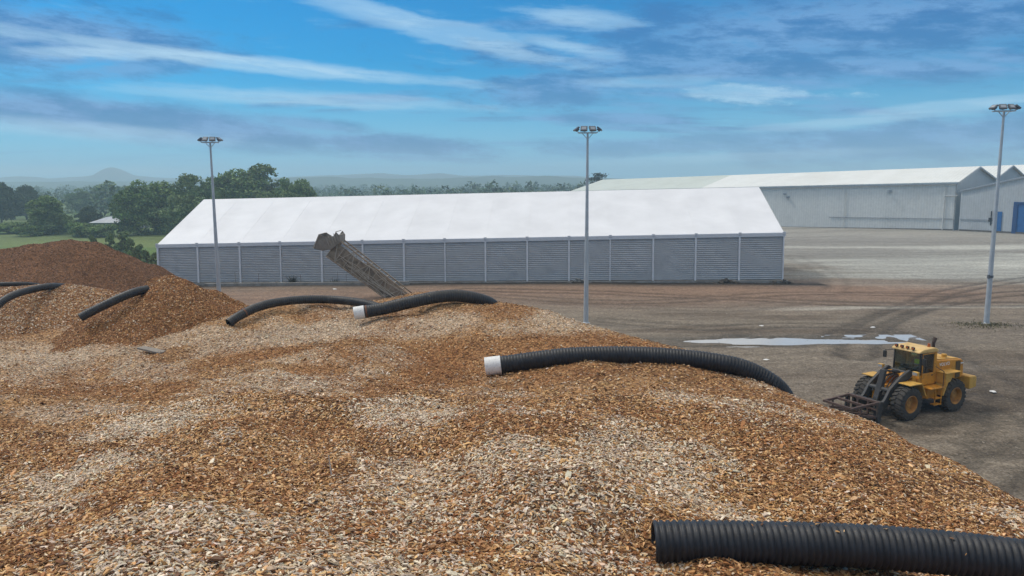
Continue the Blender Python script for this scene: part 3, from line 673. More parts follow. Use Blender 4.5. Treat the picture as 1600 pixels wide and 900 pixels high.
# roof: two slopes, slightly drawn down between the frames
def roof_mesh():
    vs = []; fs = []; nu = 15 * 8 + 1; rows = 25; u_list = []
    for i in range(15):
        for k in range(8): u_list.append((ts[i] + (ts[i + 1] - ts[i]) * k / 8, math.sin(math.pi * k / 8)))
    u_list.append((1, 0))
    for j in range(rows):
        s = j / (rows - 1) * 2
        for u, sag in u_list:
            e = lp(EL, ER, u); r = lp(RL, RR, u); bk = e + pr * WID
            p = lp(e, r, s) if s <= 1 else lp(r, bk, s - 1)
            g = sag * .12 * (1 - abs((s % 1) * 2 - 1) ** 3) if s not in (1.0,) else 0
            vs.append(p + Vector((0, 0, -g + .03)) + pr * (-.15 if j == 0 else .15 if j == rows - 1 else 0))
    return np.array([tuple(v) for v in vs]), grid_faces(nu, rows)
v, f = roof_mesh(); n0 = len(v)
v2 = np.concatenate([v, v - np.array([0, 0, .05])]); nu = 121
ed = [i for i in range(nu)]
f2 = [tuple(q) for q in f] + [tuple(n0 + k for k in q[::-1]) for q in f]
def strip(ids): return [(ids[k], ids[k] + n0, ids[k + 1] + n0, ids[k + 1]) for k in range(len(ids) - 1)]
f2 += strip(list(range(nu))) + strip(list(range(n0 - nu, n0))) + strip([j * nu for j in range(25)]) + strip([j * nu + nu - 1 for j in range(25)])
under(mesh_np('roof', v2, np.array(f2), M_membrane, smooth=True), tent).data.set_sharp_from_angle(angle=R(20))
for t in ts[1:-1]:
    sm = MB(); rows = []
    for j in range(13):
        s = j / 6; e = lp(EL, ER, t); r = lp(RL, RR, t); p = lp(e, r, s) if s <= 1 else lp(r, e + pr * WID, s - 1)
        rows.append(p + Vector((0, 0, .036)))
    for a, b in zip(rows, rows[1:]): sm.beam(a, b, .07, .012)
    under(sm.build('roof_seam', M_membrane), tent)
# valance along the eave, gable-end sheets, walls bay by bay
def wall_sheet(a0, a1, b0, b1, out, ribs=21, amp=.055):
    """ribbed sheet between two bottom points a and two top points b"""
    vs = []; rows = ribs * 4 + 1
    for j in range(rows):
        s = j / (rows - 1); o_ = out * (amp * math.sin(2 * math.pi * ribs * s))
        for k in range(9):
            wv = out * (.03 * math.sin(k * 1.7 + j * .21) * math.sin(math.pi * k / 8))
            vs.append(lp(lp(a0, a1, k / 8), lp(b0, b1, k / 8), s) + o_ + wv)
    return np.array([tuple(q) for q in vs]), grid_faces(9, rows)
for i in range(15):
    a0, a1 = lp(BL, BR, ts[i]), lp(BL, BR, ts[i + 1]); b0, b1 = lp(EL, ER, ts[i]) + Vector((0, 0, -.35)), lp(EL, ER, ts[i + 1]) + Vector((0, 0, -.35))
    v, f = wall_sheet(a0 + ax * .06, a1 - ax * .06, b0 + ax * .06, b1 - ax * .06, -pr); under(mesh_np('wall_panel', v, f, M_sheet, smooth=True), tent)
for i, t in enumerate(ts):
    a = lp(BL, BR, t); b = lp(EL, ER, t); wd = .20 if i % 4 != 3 else .14
    m_ = MB().beam(a - pr * .10 + Vector((0, 0, -.25)), b - pr * .10 + Vector((0, 0, -.28)), wd, .16, up=pr)
    under(m_.build('post', M_alu), tent)
    under(MB().box(b - pr * .22 + Vector((0, 0, .0)), (.34, .10, .26)).build('eave_bracket', M_valance), tent)
m_ = MB()
a, b = EL - pr * .16 + Vector((0, 0, -.21)), ER - pr * .16 + Vector((0, 0, -.21)); m_.beam(a - ax * .2, b + ax * .2, .07, .40)
under(m_.build('gutter', M_valance), tent)
for sgn, E_, B_, RD in ((-1, EL, BL, RL), (1, ER, BR, RR)):
    o_ = ax * sgn * .02
    g = MB(); q = [B_ + o_, B_ + pr * WID + o_, E_ + pr * WID + o_, RD + o_ + Vector((0, 0, -.06)), E_ + o_]; n_ = len(q)
    g.add(q + [p + ax * sgn * .06 for p in q], [tuple(range(n_)), tuple(range(2 * n_ - 1, n_ - 1, -1))] + [(k, (k + 1) % n_, (k + 1) % n_ + n_, k + n_) for k in range(n_)])
    under(g.build('gable_wall', M_sheet), tent)
under(MB().beam(BL + pr * WID + Vector((0, 0, 2.3)), BR + pr * WID + Vector((0, 0, 2.3)), .08, 4.8).build('rear_wall', M_sheet), tent)
# concrete plinth under the front wall
pz_ = MB(); a, b = BL - pr * .35, BR - pr * .35; pz_.beam(a - ax * .5 + Vector((0, 0, -.45)), b + ax * .5 + Vector((0, 0, -.45)), .7, .8); under(pz_.build('plinth', M_conc, bevel=.03), tent)
# rough low kerb and things left at its foot
def along(px, off, z=None):
    d = ray(px, 440); n = Vector((-ax.y, ax.x, 0)); t = (BL - pr * off - CAM).dot(n) / d.dot(n); q = CAM + d * t; q.z = g1(q.x, q.y) if z is None else z; return q
a, b = along(320, 1.9), along(640, 1.7); o = MB().beam(a + Vector((0, 0, .12)), b + Vector((0, 0, .12)), .35, .5).build('concrete_barrier', M_conc, bevel=.05); tag(o, 'low pale concrete barrier along the foot of the tent, left half', 'barrier')
M_rust = weathered('rusted_steel', (.12, .065, .04), (.17, .11, .08), .85, 3)
stk = None
for px, h in ((368, 1.7), (404, 1.5), (470, 1.3), (520, .9), (528, 1.6), (541, 1.3)):
    q = along(px, 1.35); me = MB().cyl((0, 0, -.1), (.03 * math.sin(px), .02, h), .022, .02, 6).build('stake', M_rust); me.location = q
    tag(me, 'thin dark stake standing in front of the grey tent wall near the left light pole', 'stake', 'stakes at the foot of the tent')
def rubble(px, n, spread, label, mat, off=1.0, s=(.12, .4)):
    q = along(px, off); m_ = MB(); rr = random.Random(px)
    for k in range(n):
        sz = rr.uniform(*s); x = rr.gauss(0, spread)
        m_.box((x, rr.gauss(0, .25), sz * .3 + max(0, .5 - abs(x) / spread * .4) * rr.random()), (sz * rr.uniform(.6, 1.6), sz, sz * .6), (rr.uniform(-.5, .5), rr.uniform(-.5, .5), rr.uniform(0, 3)))
    o = m_.build('rubble', mat, bevel=.02); o.location = q; tag(o, label, 'rubble')
M_rub = weathered('dirty_rubble', (.16, .13, .10), (.08, .065, .05), .95, 2)
rubble(1136, 34, .75, 'dark rubble heap against the right end of the tent', M_rub)
rubble(1222, 26, 1.1, 'flat rubble spilling past the right corner of the tent', M_rub, 1.0, (.1, .3))
rubble(905, 22, .9, 'pale broken lumps at the tent foot behind the middle light pole', M_conc, 1.1, (.1, .28))
rubble(430, 20, 1.0, 'pale broken lumps at the tent foot behind the left pipe', M_conc, 1.4, (.1, .28))
for px, py, s, lb in ((1197, 563, .30, 'white paper scrap lying on the yard beside the arching pipe'), (523, 452, .30, 'white scrap lying on the dirt below the tent'), (1364, 512, .22, 'white pebble-sized scrap on the yard above the puddle'), (1190, 510, .22, 'small pale scrap on the yard behind the puddle'), (1552, 613, .22, 'pale scrap on the dirt to the right of the loader')):
    q = on_ground(px, py); m_ = MB(); rr = random.Random(px); n_ = 9
    vs = [(math.cos(k * .7) * s * rr.uniform(.5, 1), math.sin(k * .7) * s * rr.uniform(.5, 1), rr.uniform(.0, .07)) for k in range(n_)]
    m_.add(vs + [(0, 0, .10)] + [(x, y, z - .03) for x, y, z in vs], [(k, (k + 1) % n_, n_) for k in range(n_)] + [(k, k + n_ + 1, (k + 1) % n_ + n_ + 1, (k + 1) % n_) for k in range(n_)])
    o = m_.build('litter', M_collar); o.location = q + Vector((0, 0, .01)); tag(o, lb, 'litter')

# ------------------------------------------------------------------ light poles
M_galv = weathered('galvanised_steel', (.50, .52, .53), (.42, .44, .46), .5, 1.5, metal=.15)
M_lampbody = weathered('lamp_housing', (.10, .11, .13), (.14, .15, .16), .5, 5)
M_glass = new_mat('lamp_glass'); _b = M_glass[2]; _b.inputs['Base Color'].default_value = (.30, .33, .36, 1); _b.inputs['Roughness'].default_value = .12; M_glass = M_glass[0]
def light_pole(base_px, top_px, label, depth=None, clamp=None):
    base = on_ground(*base_px) if depth is None else None
    if depth is not None:
        q = at_y(base_px[0], base_px[1], depth); base = Vector((q.x, q.y, g1(q.x, q.y)))
    top = at_y(top_px[0], top_px[1], base.y); h = top.z - base.z
    root = empty('light_pole', base); tag(root, label, 'light pole', 'tall floodlight poles around the yard')
    lean = Vector((top.x - base.x, 0, 0)) * .0
    MB().cyl((0, 0, -.2), (0, 0, h * .48), .215, .155, 20).cyl((0, 0, h * .48), (0, 0, h), .150, .085, 20).build('mast', M_galv, root, True)
    MB().cyl((0, 0, -.02), (0, 0, .035), .36, n=20).cyl((0, 0, .035), (0, 0, .12), .29, .22, n=20).build('base_flange', M_galv, root, True)
    head = MB()
    for a, b in (((-.75, -.28), (.75, -.28)), ((-.75, .28), (.75, .28)), ((-.75, -.28), (-.75, .28)), ((.75, -.28), (.75, .28)), ((0, -.28), (0, .28))): head.beam((*a, h + .02), (*b, h + .02), .07)
    head.beam((-.45, 0, h + .0), (0, 0, h - .5), .05).beam((.45, 0, h), (0, 0, h - .5), .05)
    hd = head.build('lamp_frame', M_galv, root)
    for x, y, a, tl in ((-.92, -.1, R(-78), R(52)), (-.33, -.34, R(-12), R(38)), (.36, -.34, R(14), R(38)), (.95, -.1, R(78), R(52))):
        M = Matrix.Translation((x, y, h + .33)) @ Matrix.Rotation(a, 4, 'Z') @ Matrix.Rotation(-tl, 4, 'X')
        lb = MB(); lb.box((0, 0, 0), (.56, .14, .46)); lb.box((0, .12, 0), (.34, .14, .28)); lb.v = [tuple(M @ Vector(q)) for q in lb.v]
        l = lb.build('floodlight', M_lampbody, root, bevel=.02)
        g = MB(); g.box((0, -.075, 0), (.36, .02, .26)); g.v = [tuple(M @ Vector(q)) for q in g.v]; g.build('lens', M_glass, l)
        MB().beam((x * .8, y * .8, h + .03), (x, y, h + .24), .05).build('lamp_bracket', M_galv, root)
    if clamp:
        cz = at_y(*clamp, base.y).z - base.z
        MB().cyl((0, 0, cz - .10), (0, 0, cz + .10), .235, n=18).box((-.2, -.1, cz), (.14, .14, .3)).build('strap', M_lampbody, root)
    MB().box((0, -.205, 1.1), (.14, .05, .5)).build('access_hatch', M_galv, root, bevel=.01)
    return root
light_pole((915.5, 505), (914, 208), 'floodlight pole standing in front of the middle of the long tent')
light_pole((1541, 506), (1569, 174), 'floodlight pole at the right edge in front of the blue doors', clamp=(1547, 432))
light_pole((343, 470), (328, 223), 'floodlight pole behind the dark mound at the left end of the tent', depth=73)
M_weed = attr_mat('weed_leaf', .8)
def weeds(name, label, pt, n, rx, ry, h, cols, cat, lw=.03):
    vs = []; cs = []; rr = np.random.default_rng(int(abs(pt.x * 100)))
    x = rr.normal(0, rx, n); y = rr.normal(0, ry, n); hh = h * rr.uniform(.3, 1, n); an = rr.random(n) * 6.28
    dx, dy = np.cos(an) * lw, np.sin(an) * lw; lx, ly = rr.normal(0, .4, n) * hh, rr.normal(0, .4, n) * hh; z = np.zeros(n)
    V = np.stack([np.stack([x - dx, y - dy, z - .02], 1), np.stack([x + dx, y + dy, z - .02], 1), np.stack([x + dx * .4 + lx, y + dy * .4 + ly, hh], 1), np.stack([x - dx * .4 + lx, y - dy * .4 + ly, hh], 1)], 1)
    c = np.array(cols)[rr.integers(0, len(cols), n)] * rr.uniform(.7, 1.2, (n, 1))
    o = mesh_np(name, V.reshape(-1, 3), np.arange(n * 4).reshape(-1, 4), M_weed, colors=np.repeat(c, 4, 0)); o.location = pt; tag(o, label, cat); return o
q = on_ground(1536, 509)
weeds('weed_patch', 'low patch of dry weeds around the foot of the right light pole', q, 900, 1.4, .7, .2, [(.13, .13, .05), (.16, .14, .06), (.09, .07, .05), (.2, .18, .1)], 'weeds')
q = along(457, 1.3); weeds('weed_clump', 'dark spindly weed clump against the tent wall left of the leaning boom', q, 90, .22, .15, 1.3, [(.03, .035, .02), (.05, .045, .03)], 'weeds')
q = along(524, 1.3); weeds('weed_clump', 'small dry weed clump at the tent foot under the leaning boom', q, 70, .3, .15, .8, [(.08, .07, .04), (.05, .05, .03)], 'weeds')

# ------------------------------------------------------------------ leaning lattice boom
M_bar = weathered('grey_rusty_steel', (.38, .29, .20), (.26, .18, .115), .8, 2, dirt=((.14, .075, .045), 3, .8))
M_barl = weathered('bleached_steel', (.46, .39, .31), (.36, .30, .23), .7, 3)
M_net = weathered('grimy_sheet', (.19, .135, .085), (.38, .29, .20), .9, 1.6, stretch=(1, 4, 1), dirt=((.26, .24, .21), 2.5, .8), bump=.6)
M_hood = weathered('grey_hood_plate', (.30, .25, .20), (.21, .17, .135), .7, 1.2, dirt=((.10, .07, .05), 2, .6))
by = 78.0
p0 = at_y(634, 472, by); p0.z = g1(p0.x, p0.y); p0 = at_y(634, 470, by); p1 = at_y(522, 386, by)
root = empty('lattice_boom', p0); tag(root, 'weathered lattice boom with a flared box head leaning up in front of the tent wall', 'boom')
u = (p1 - p0); LB = u.length; u.normalize(); v_ = Vector((0, 1, 0)); wv = v_.cross(u).normalized()
if wv.z < 0: wv = -wv
def bp(s, a, b): return u * s + wv * a + v_ * b      # along, across (up), depth
hw = 1.02; dp = .8
def half(s): return hw * (.86 + .20 * s / LB)
c_ = MB()
for a in (-1, 1):
    for b in (-1, 1): c_.beam(bp(-1.2, a * half(0), b * dp), bp(LB, a * half(LB), b * dp), .14)
c_.build('chord', M_bar, root)
nb = 9
zz = MB()
for b in (-1, 1):
    for k in range(nb):
        s0, s1 = LB * k / nb, LB * (k + 1) / nb; a = 1 if k % 2 else -1
        zz.beam(bp(s0, half(s0) * .98 * a, b * dp), bp(s1, -half(s1) * .98 * a, b * dp), .075)
        zz.beam(bp(s1, -half(s1) * .98, b * dp), bp(s1, half(s1) * .98, b * dp), .06)
for a in (-1, 1):
    for k in range(nb + 1):
        s0 = LB * k / nb; zz.beam(bp(s0, a * half(s0), -dp), bp(s0, a * half(s0), dp), .06)
zz.build('lattice_bar', M_barl, root)
def slab(a0, a1, b, s0=0, s1=None, th=.03):
    s1 = s1 or LB; vs = []
    for s in np.linspace(s0, s1, 14):
        for a in (a0, (a0 + a1) / 2, a1):
            wob = .10 * math.sin(s * 2.3 + a * 3) + .06 * math.sin(s * 5.1 + a); 
            for t in (-th, th): vs.append(bp(s, a * half(s) + wob * .5, b + t + wob * .4))
    f = []
    for i in range(13):
        for j in range(2):
            q0 = i * 6 + j * 2; q1 = q0 + 6
            f += [(q0, q0 + 2, q1 + 2, q1), (q0 + 1, q1 + 1, q1 + 3, q0 + 3)]
        f += [(i * 6, i * 6 + 6, i * 6 + 7, i * 6 + 1), (i * 6 + 4, i * 6 + 5, i * 6 + 11, i * 6 + 10)]
    return MB().add(vs, f)
slab(-.98, .62, -dp * .78).build('side_sheet', M_net, root); slab(-.75, .72, dp * .4, 0, LB * .60).build('side_sheet', M_net, root)
slab(-.2, .75, -dp * .8, 0, LB * .36).build('side_sheet', M_bar, root)
rr = random.Random(4); cb = MB()
for k in range(9):
    a = rr.uniform(-.9, .85); pts = [bp(s, a * half(s) + .12 * math.sin(s * rr.uniform(.8, 1.6) + k), -dp - .06 - .05 * rr.random()) for s in np.linspace(-.8, LB * rr.uniform(.6, 1), 9)]
    for q0, q1 in zip(pts, pts[1:]): cb.cyl(q0, q1, .03, n=6)
cb.build('cable', M_barl, root, True)
# flared head: an open hopper with a V notch in its rim
ux = Vector((-1, 0, 0)); uz = Vector((0, 0, 1))
def hp(px, py, b): return at_y(px, py, by) - p0 + v_ * b
front = [hp(494, 386.5, -1.1), hp(503.5, 365, -1.25), hp(514, 370, -1.25), hp(525, 368, -1.25), hp(529, 361, -1.25), hp(533.5, 366, -1.2), hp(534, 379, -1.1), hp(520, 388, -1.0), hp(508, 390, -1.0)]
backs = [hp(496, 386.5, 1.1), hp(505.5, 364.5, 1.25), hp(515, 370.5, 1.25), hp(525.5, 369, 1.25), hp(531, 361.5, 1.25), hp(535, 367, 1.2), hp(535, 379, 1.1), hp(521, 388, 1.0), hp(509, 390, 1.0)]
n_ = len(front); th_ = .07
fr2 = [p + v_ * th_ for p in front]; bk2 = [p - v_ * th_ for p in backs]
for A_, B_ in ((front, fr2), (bk2, backs)): MB().add(A_ + B_, [tuple(range(n_)), tuple(range(2 * n_ - 1, n_ - 1, -1))] + [(k, (k + 1) % n_, (k + 1) % n_ + n_, k + n_) for k in range(n_)]).build('hood_plate', M_hood, root)
hs_ = MB()
for i, j in ((0, 1), (5, 6), (6, 7), (7, 8), (8, 0)):
    a, b, c2, d2 = fr2[i], fr2[j], bk2[j], bk2[i]; nn_ = (b - a).cross(d2 - a).normalized() * .05
    hs_.add([a, b, c2, d2, a + nn_, b + nn_, c2 + nn_, d2 + nn_], [(0, 1, 2, 3), (7, 6, 5, 4), (0, 4, 5, 1), (1, 5, 6, 2), (2, 6, 7, 3), (3, 7, 4, 0)])
hs_.build('hood_side', M_hood, root)
MB().beam(front[0] - v_ * .05, front[1] - v_ * .05, .11, .08).build('hood_rim', M_barl, root)
for q in (front[1], front[4], front[5]): MB().beam(q, q + v_ * 2.4, .07).build('hood_rim', M_barl, root)
hb = MB()
for k in range(5): 
    a = lp(front[2], front[4], k / 4.0); b = lp(front[7], front[6], k / 4.0); hb.beam(lp(a, b, .02) - v_ * .04, lp(a, b, .75) - v_ * .04, .05)
hb.build('hood_rib', M_barl, root)
#PART4
# ------------------------------------------------------------------ warehouse with three gabled bays, and its annex
def clad(name, c1, c2, rib, axis_='x', amt=.16, rough=.55, dirt=None):
    mt = weathered(name, c1, c2, rough, .18, stretch=(1, 1, .25), fine=1.5, dirt=dirt); nt = mt.node_tree; b = [n for n in nt.nodes if n.type == 'BSDF_PRINCIPLED'][0]
    src = b.inputs['Base Color'].links[0].from_socket; tc = N(nt, 'ShaderNodeTexCoord').outputs['UV']
    wv = N(nt, 'ShaderNodeTexWave'); wv.wave_type = 'BANDS'; wv.bands_direction = 'X'; wv.inputs['Scale'].default_value = rib; L(nt, tc, wv.inputs['Vector'])
    L(nt, mixc(nt, amt, src, mixc(nt, ramp(nt, wv.outputs[1], .2, .5), (.35, .35, .35), (1.15, 1.15, 1.15)), 'MULTIPLY'), b.inputs['Base Color'])
    bp = N(nt, 'ShaderNodeBump'); bp.inputs['Strength'].default_value = .6; bp.inputs['Distance'].default_value = .05; L(nt, wv.outputs[1], bp.inputs['Height']); L(nt, bp.outputs[0], b.inputs['Normal'])
    return mt
def quad_uv(name, mat, parent, quads, th=.12):
    """thick sheets a,b,c,d (a-b along the run); UV x counts metres along the run"""
    m_ = MB(); uvs = []
    for a, b, c, d in quads:
        a, b, c, d = map(Vector, (a, b, c, d)); n = (b - a).cross(d - a).normalized() * th
        vs = [a, b, c, d, a - n, b - n, c - n, d - n]; l = (b - a).length; h = (d - a).length
        m_.add(vs, [(0, 1, 2, 3), (7, 6, 5, 4), (0, 4, 5, 1), (1, 5, 6, 2), (2, 6, 7, 3), (3, 7, 4, 0)]); uvs += [(0, 0), (l, 0), (l, h), (0, h)] * 2
    me = bpy.data.meshes.new(name); me.from_pydata(m_.v, [], m_.f); uv = me.uv_layers.new()
    for lp_ in me.loops: uv.data[lp_.index].uv = uvs[lp_.vertex_index]
    me.materials.append(mat); o = bpy.data.objects.new(name, me); COL.objects.link(o)
    if parent: under(o, parent)
    return o
M_wall = clad('pale_cladding', (.70, .685, .635), (.65, .635, .59), .5, amt=.08, dirt=((.42, .41, .38), .06, .5))
M_walla = clad('annex_cladding', (.51, .52, .515), (.46, .47, .465), .6, amt=.08, dirt=((.40, .40, .39), .1, .5))
M_gable = clad('gable_cladding', (.36, .40, .43), (.33, .37, .40), .6)
M_roofw = clad('white_roofing', (.80, .80, .75), (.74, .74, .69), .35, amt=.12, dirt=((.66, .64, .58), .05, .6))
M_roofg = clad('mossy_roofing', (.60, .64, .57), (.55, .585, .52), .35, amt=.12)
M_trim = weathered('trim_grey', (.30, .33, .36), (.26, .28, .31), .5, 1)
M_blue = weathered('blue_paint', (.010, .125, .34), (.008, .10, .29), .45, 1)
M_dark = weathered('dark_plastic', (.02, .022, .025), (.03, .03, .03), .5, 3)
Cw = Vector((106.7, 181, 0)); wl = Vector((-.7071, .7071, 0)); wp = Vector((.7071, .7071, 0)); BW = 35.0; TL = 121.0; SPL = 69.0
def wpt(t, w_, z): return Cw + wl * t + wp * w_ + Vector((0, 0, z - .0205 * t))
wh = empty('warehouse', Cw); tag(wh, 'huge pale warehouse with white gabled roofs at the far right of the yard', 'warehouse')
eav = [11.35, 12.3, 13.0, 13.4]; rdg = [15.4, 16.2, 17.0]
quad_uv('wall', M_wall, wh, [(wpt(0, 0, -.3), wpt(TL, 0, -.6), wpt(TL, 0, eav[0]), wpt(0, 0, eav[0]))], -.2)
quad_uv('wall', M_wall, wh, [(wpt(TL, 0, -.6), wpt(TL, 3 * BW, -.6), wpt(TL, 3 * BW, eav[0]), wpt(TL, 0, eav[0]))], -.2)
for i in range(3):
    w0, w1 = BW * i, BW * (i + 1); wm = (w0 + w1) / 2; ov = -.5
    for (ta, tb, mt_, lb) in ((ov, SPL, M_roofw, None), (SPL, TL, M_roofg, 'older greenish roof stretch at the left end')):
        o = quad_uv('roof', mt_, wh, [(wpt(ta, w0 - (.35 if i == 0 else 0), eav[i] + .12), wpt(tb, w0 - (.35 if i == 0 else 0), eav[i] + .12), wpt(tb, wm, rdg[i]), wpt(ta, wm, rdg[i])), (wpt(tb, w1, eav[i + 1]), wpt(ta, w1, eav[i + 1]), wpt(ta, wm, rdg[i]), wpt(tb, wm, rdg[i]))], .14)
        if lb: o['label'] = lb
    for t in (0.02, TL - .02):
        g = MB(); q = [wpt(t, w0, -.4), wpt(t, w1, -.4), wpt(t, w1, eav[i + 1] - .15), wpt(t, wm, rdg[i] - .2), wpt(t, w0, eav[i] - .1)]
        g.add(q + [p + wl * .2 for p in q], [(0, 1, 2, 3, 4), (9, 8, 7, 6, 5)] + [(k, (k + 1) % 5, (k + 1) % 5 + 5, k + 5) for k in range(5)]); under(g.build('gable_wall', M_gable), wh)
    vt = MB(); vt.beam(wpt(-.62, w0, eav[i] - .15), wpt(-.62, wm, rdg[i] - .18), .14, .40); under(vt.build('barge_board', M_trim), wh)
    vt = MB(); vt.beam(wpt(-.62, wm, rdg[i] - .18), wpt(-.62, w1, eav[i + 1] - .15), .14, .40); under(vt.build('barge_board', M_trim), wh)
g = MB().beam(wpt(-.5, -.52, eav[0] - .12), wpt(TL, -.52, eav[0] - .12), .3, .34); under(g.build('gutter', M_trim), wh)
g = MB().beam(wpt(.2, -.05, .1), wpt(TL, -.05, -.1), .12, .5); under(g.build('base_kerb', weathered('base_stain', (.14, .13, .12), (.10, .09, .08), .9, 1)), wh)
g = MB().beam(wpt(.3, -.14, 2.75), wpt(30, -.14, 3.0), .12, .17); under(g.build('service_pipe', weathered('pipe_grey', (.36, .36, .36), (.28, .28, .29), .5, 1)), wh)
for t in (2.4, 26.0): under(MB().cyl(wpt(t, -.22, .1), wpt(t, -.22, 10.9 if t < 5 else 10.6), .13 if t < 5 else .07, n=10).build('downpipe', M_wall, None, True), wh)
under(MB().cyl(wpt(2.4, -.3, 8.3), wpt(-.4, -.3, 8.4), .13, n=12).build('outlet_pipe', M_walla, None, True), wh)
for px, py in ((1226, 303), (1231, 308), (1390, 299)):
    d = ray(px, py); n_ = wp; t = (Cw - wp * .25 - CAM).dot(n_) / d.dot(n_); q = CAM + d * t
    under(MB().box(q, (.7, .7, .5)).cyl(q, q - wp * .5, .1, n=8).build('wall_lamp', M_trim, None), wh)
# annex
Pa = Vector((107.3, 180.0, 0)); da = Vector((.51, -.86, 0)).normalized(); pa = Vector((-da.y, da.x, 0)); AL = 44.0; pk = 21.0
an = empty('annex', Pa); tag(an, 'lower grey annex with a rising roofline and blue doors at the right edge', 'annex building')
def apt(s, b, z): return Pa + da * s + pa * b + Vector((0, 0, z))
def atop(s): return 9.4 + .235 * (s if s < pk else 2 * pk - s)
def on_annex(px, py, b=0.0):
    d = ray(px, py); t = (Pa + pa * b - CAM).dot(pa) / d.dot(pa); q = CAM + d * t; return (q - Pa).dot(da), q.z
quad_uv('wall', M_walla, an, [(apt(0, 0, -.3), apt(pk, 0, -.3), apt(pk, 0, atop(pk)), apt(0, 0, atop(0))), (apt(pk, 0, -.3), apt(AL, 0, -.3), apt(AL, 0, atop(AL)), apt(pk, 0, atop(pk)))], .2)
quad_uv('roof', M_roofw, an, [(apt(-.2, -.3, atop(0) + .05), apt(pk, -.3, atop(pk) + .05), apt(pk, 26, atop(pk) + .05), apt(-.2, 26, atop(0) + .05)), (apt(pk, -.3, atop(pk) + .05), apt(AL, -.3, atop(AL) + .05), apt(AL, 26, atop(AL) + .05), apt(pk, 26, atop(pk) + .05))], -.15)
under(MB().beam(apt(-.2, -.36, atop(0)), apt(pk, -.36, atop(pk)), .1, .32).build('barge_board', M_trim), an)
s0, z0 = on_annex(1555.5, 330.5); s1, z1 = on_annex(1564, 361)
quad_uv('side_door', M_blue, an, [(apt(s0, -.08, .02), apt(s1, -.08, .02), apt(s1, -.08, z0), apt(s0, -.08, z0))], -.1)
s0, z0 = on_annex(1588, 318); s1 = s0 + 5.6
under(MB().beam(apt(s0, -.1, 0), apt(s0, -.1, z0), .9, .24, up=pa).beam(apt(s1, -.1, 0), apt(s1, -.1, z0), .9, .24, up=pa).beam(apt(s0 - .45, -.1, z0 + .1), apt(s1 + .45, -.1, z0 + .1), .24, .5).build('door_frame', weathered('deep_blue_paint', (.006, .065, .20), (.005, .05, .16), .5, 1)), an)
m_ = MB()
for k in range(22): z = z0 * k / 22; m_.add([apt(s0 + .45, -.06, z), apt(s1 - .45, -.06, z), apt(s1 - .45, .0, z + z0 / 22), apt(s0 + .45, .0, z + z0 / 22), apt(s0 + .45, .1, z), apt(s1 - .45, .1, z), apt(s1 - .45, .1, z + z0 / 22), apt(s0 + .45, .1, z + z0 / 22)], [(0, 1, 2, 3), (0, 4, 5, 1), (3, 2, 6, 7)])
under(m_.build('roller_door', M_blue), an)
under(MB().beam(apt(.3, -.16, 2.8), apt(on_annex(1553, 340)[0], -.16, 2.8), .1, .2).build('wall_rail', M_trim), an)
s0, _ = on_annex(1549, 345); under(MB().cyl(apt(s0, -.25, 1.6), apt(s0, -.25, 4.9), .13, n=10).box(apt(s0 - .15, -.3, 2.9), (.5, .5, .9)).build('standpipe', M_dark), an)
under(MB().beam(apt(.2, -.14, .2), apt(AL, -.14, .2), .1, .4).build('base_kerb', bpy.data.materials['base_stain']), an)

# far barn with a pale roof
q = at_y(181, 351, 258); zb = g1(q.x, q.y)
bn = empty('barn', (q.x, q.y, zb)); tag(bn, 'low barn with a pale grey roof between the trees beyond the green field', 'barn')
zr = at_y(178, 334, 262).z - zb; ze = at_y(178, 346, 262).z - zb
quad_uv('roof', weathered('barn_roofing', (.40, .42, .45), (.34, .36, .39), .6, .4), None, [((-6.5, -5, ze), (9, -5.5, ze), (9, 1, zr + .3), (-3.5, 1, zr - 1.0)), ((9, 7, ze), (-6.5, 7, ze), (-3.5, 1, zr - 1.0), (9, 1, zr + .3))]).parent = bn
MB().prism([(-6.2, 0), (8.7, 0), (8.7, ze - .1), (-6.2, ze - .1)], -4.7, 6.5).build('wall', weathered('barn_wall', (.32, .32, .31), (.26, .26, .25), .8, .5), bn)

# ------------------------------------------------------------------ trees
M_bark_t = weathered('tree_bark', (.075, .06, .045), (.05, .04, .03), .9, 3)
def leaf_extra(nt, c, b):
    pos = N(nt, 'ShaderNodeNewGeometry').outputs['Position']
    n_ = noise_tex(nt, pos, 1.2, 3, .6)
    return mixc(nt, .8, c, mixc(nt, n_, (.5, .5, .5), (1.5, 1.5, 1.4)), 'MULTIPLY')
M_leaf = attr_mat('foliage', .75, leaf_extra, .15)
def leaf_quads(P, size, rng, droop=.5):
    n = len(P); nr = rng.normal(0, 1, (n, 3)); nr[:, 2] = np.abs(nr[:, 2]) + droop; nr /= np.linalg.norm(nr, axis=1, keepdims=True)
    t = np.cross(nr, rng.normal(0, 1, (n, 3))); t /= np.linalg.norm(t, axis=1, keepdims=True); b = np.cross(nr, t)
    s = (size * rng.uniform(.55, 1.35, n))[:, None]; bend = nr * s * .25
    V = np.stack([P - t * s * .5, P + b * s * .32 - bend, P + t * s * .5, P - b * s * .32 - bend], 1); return V
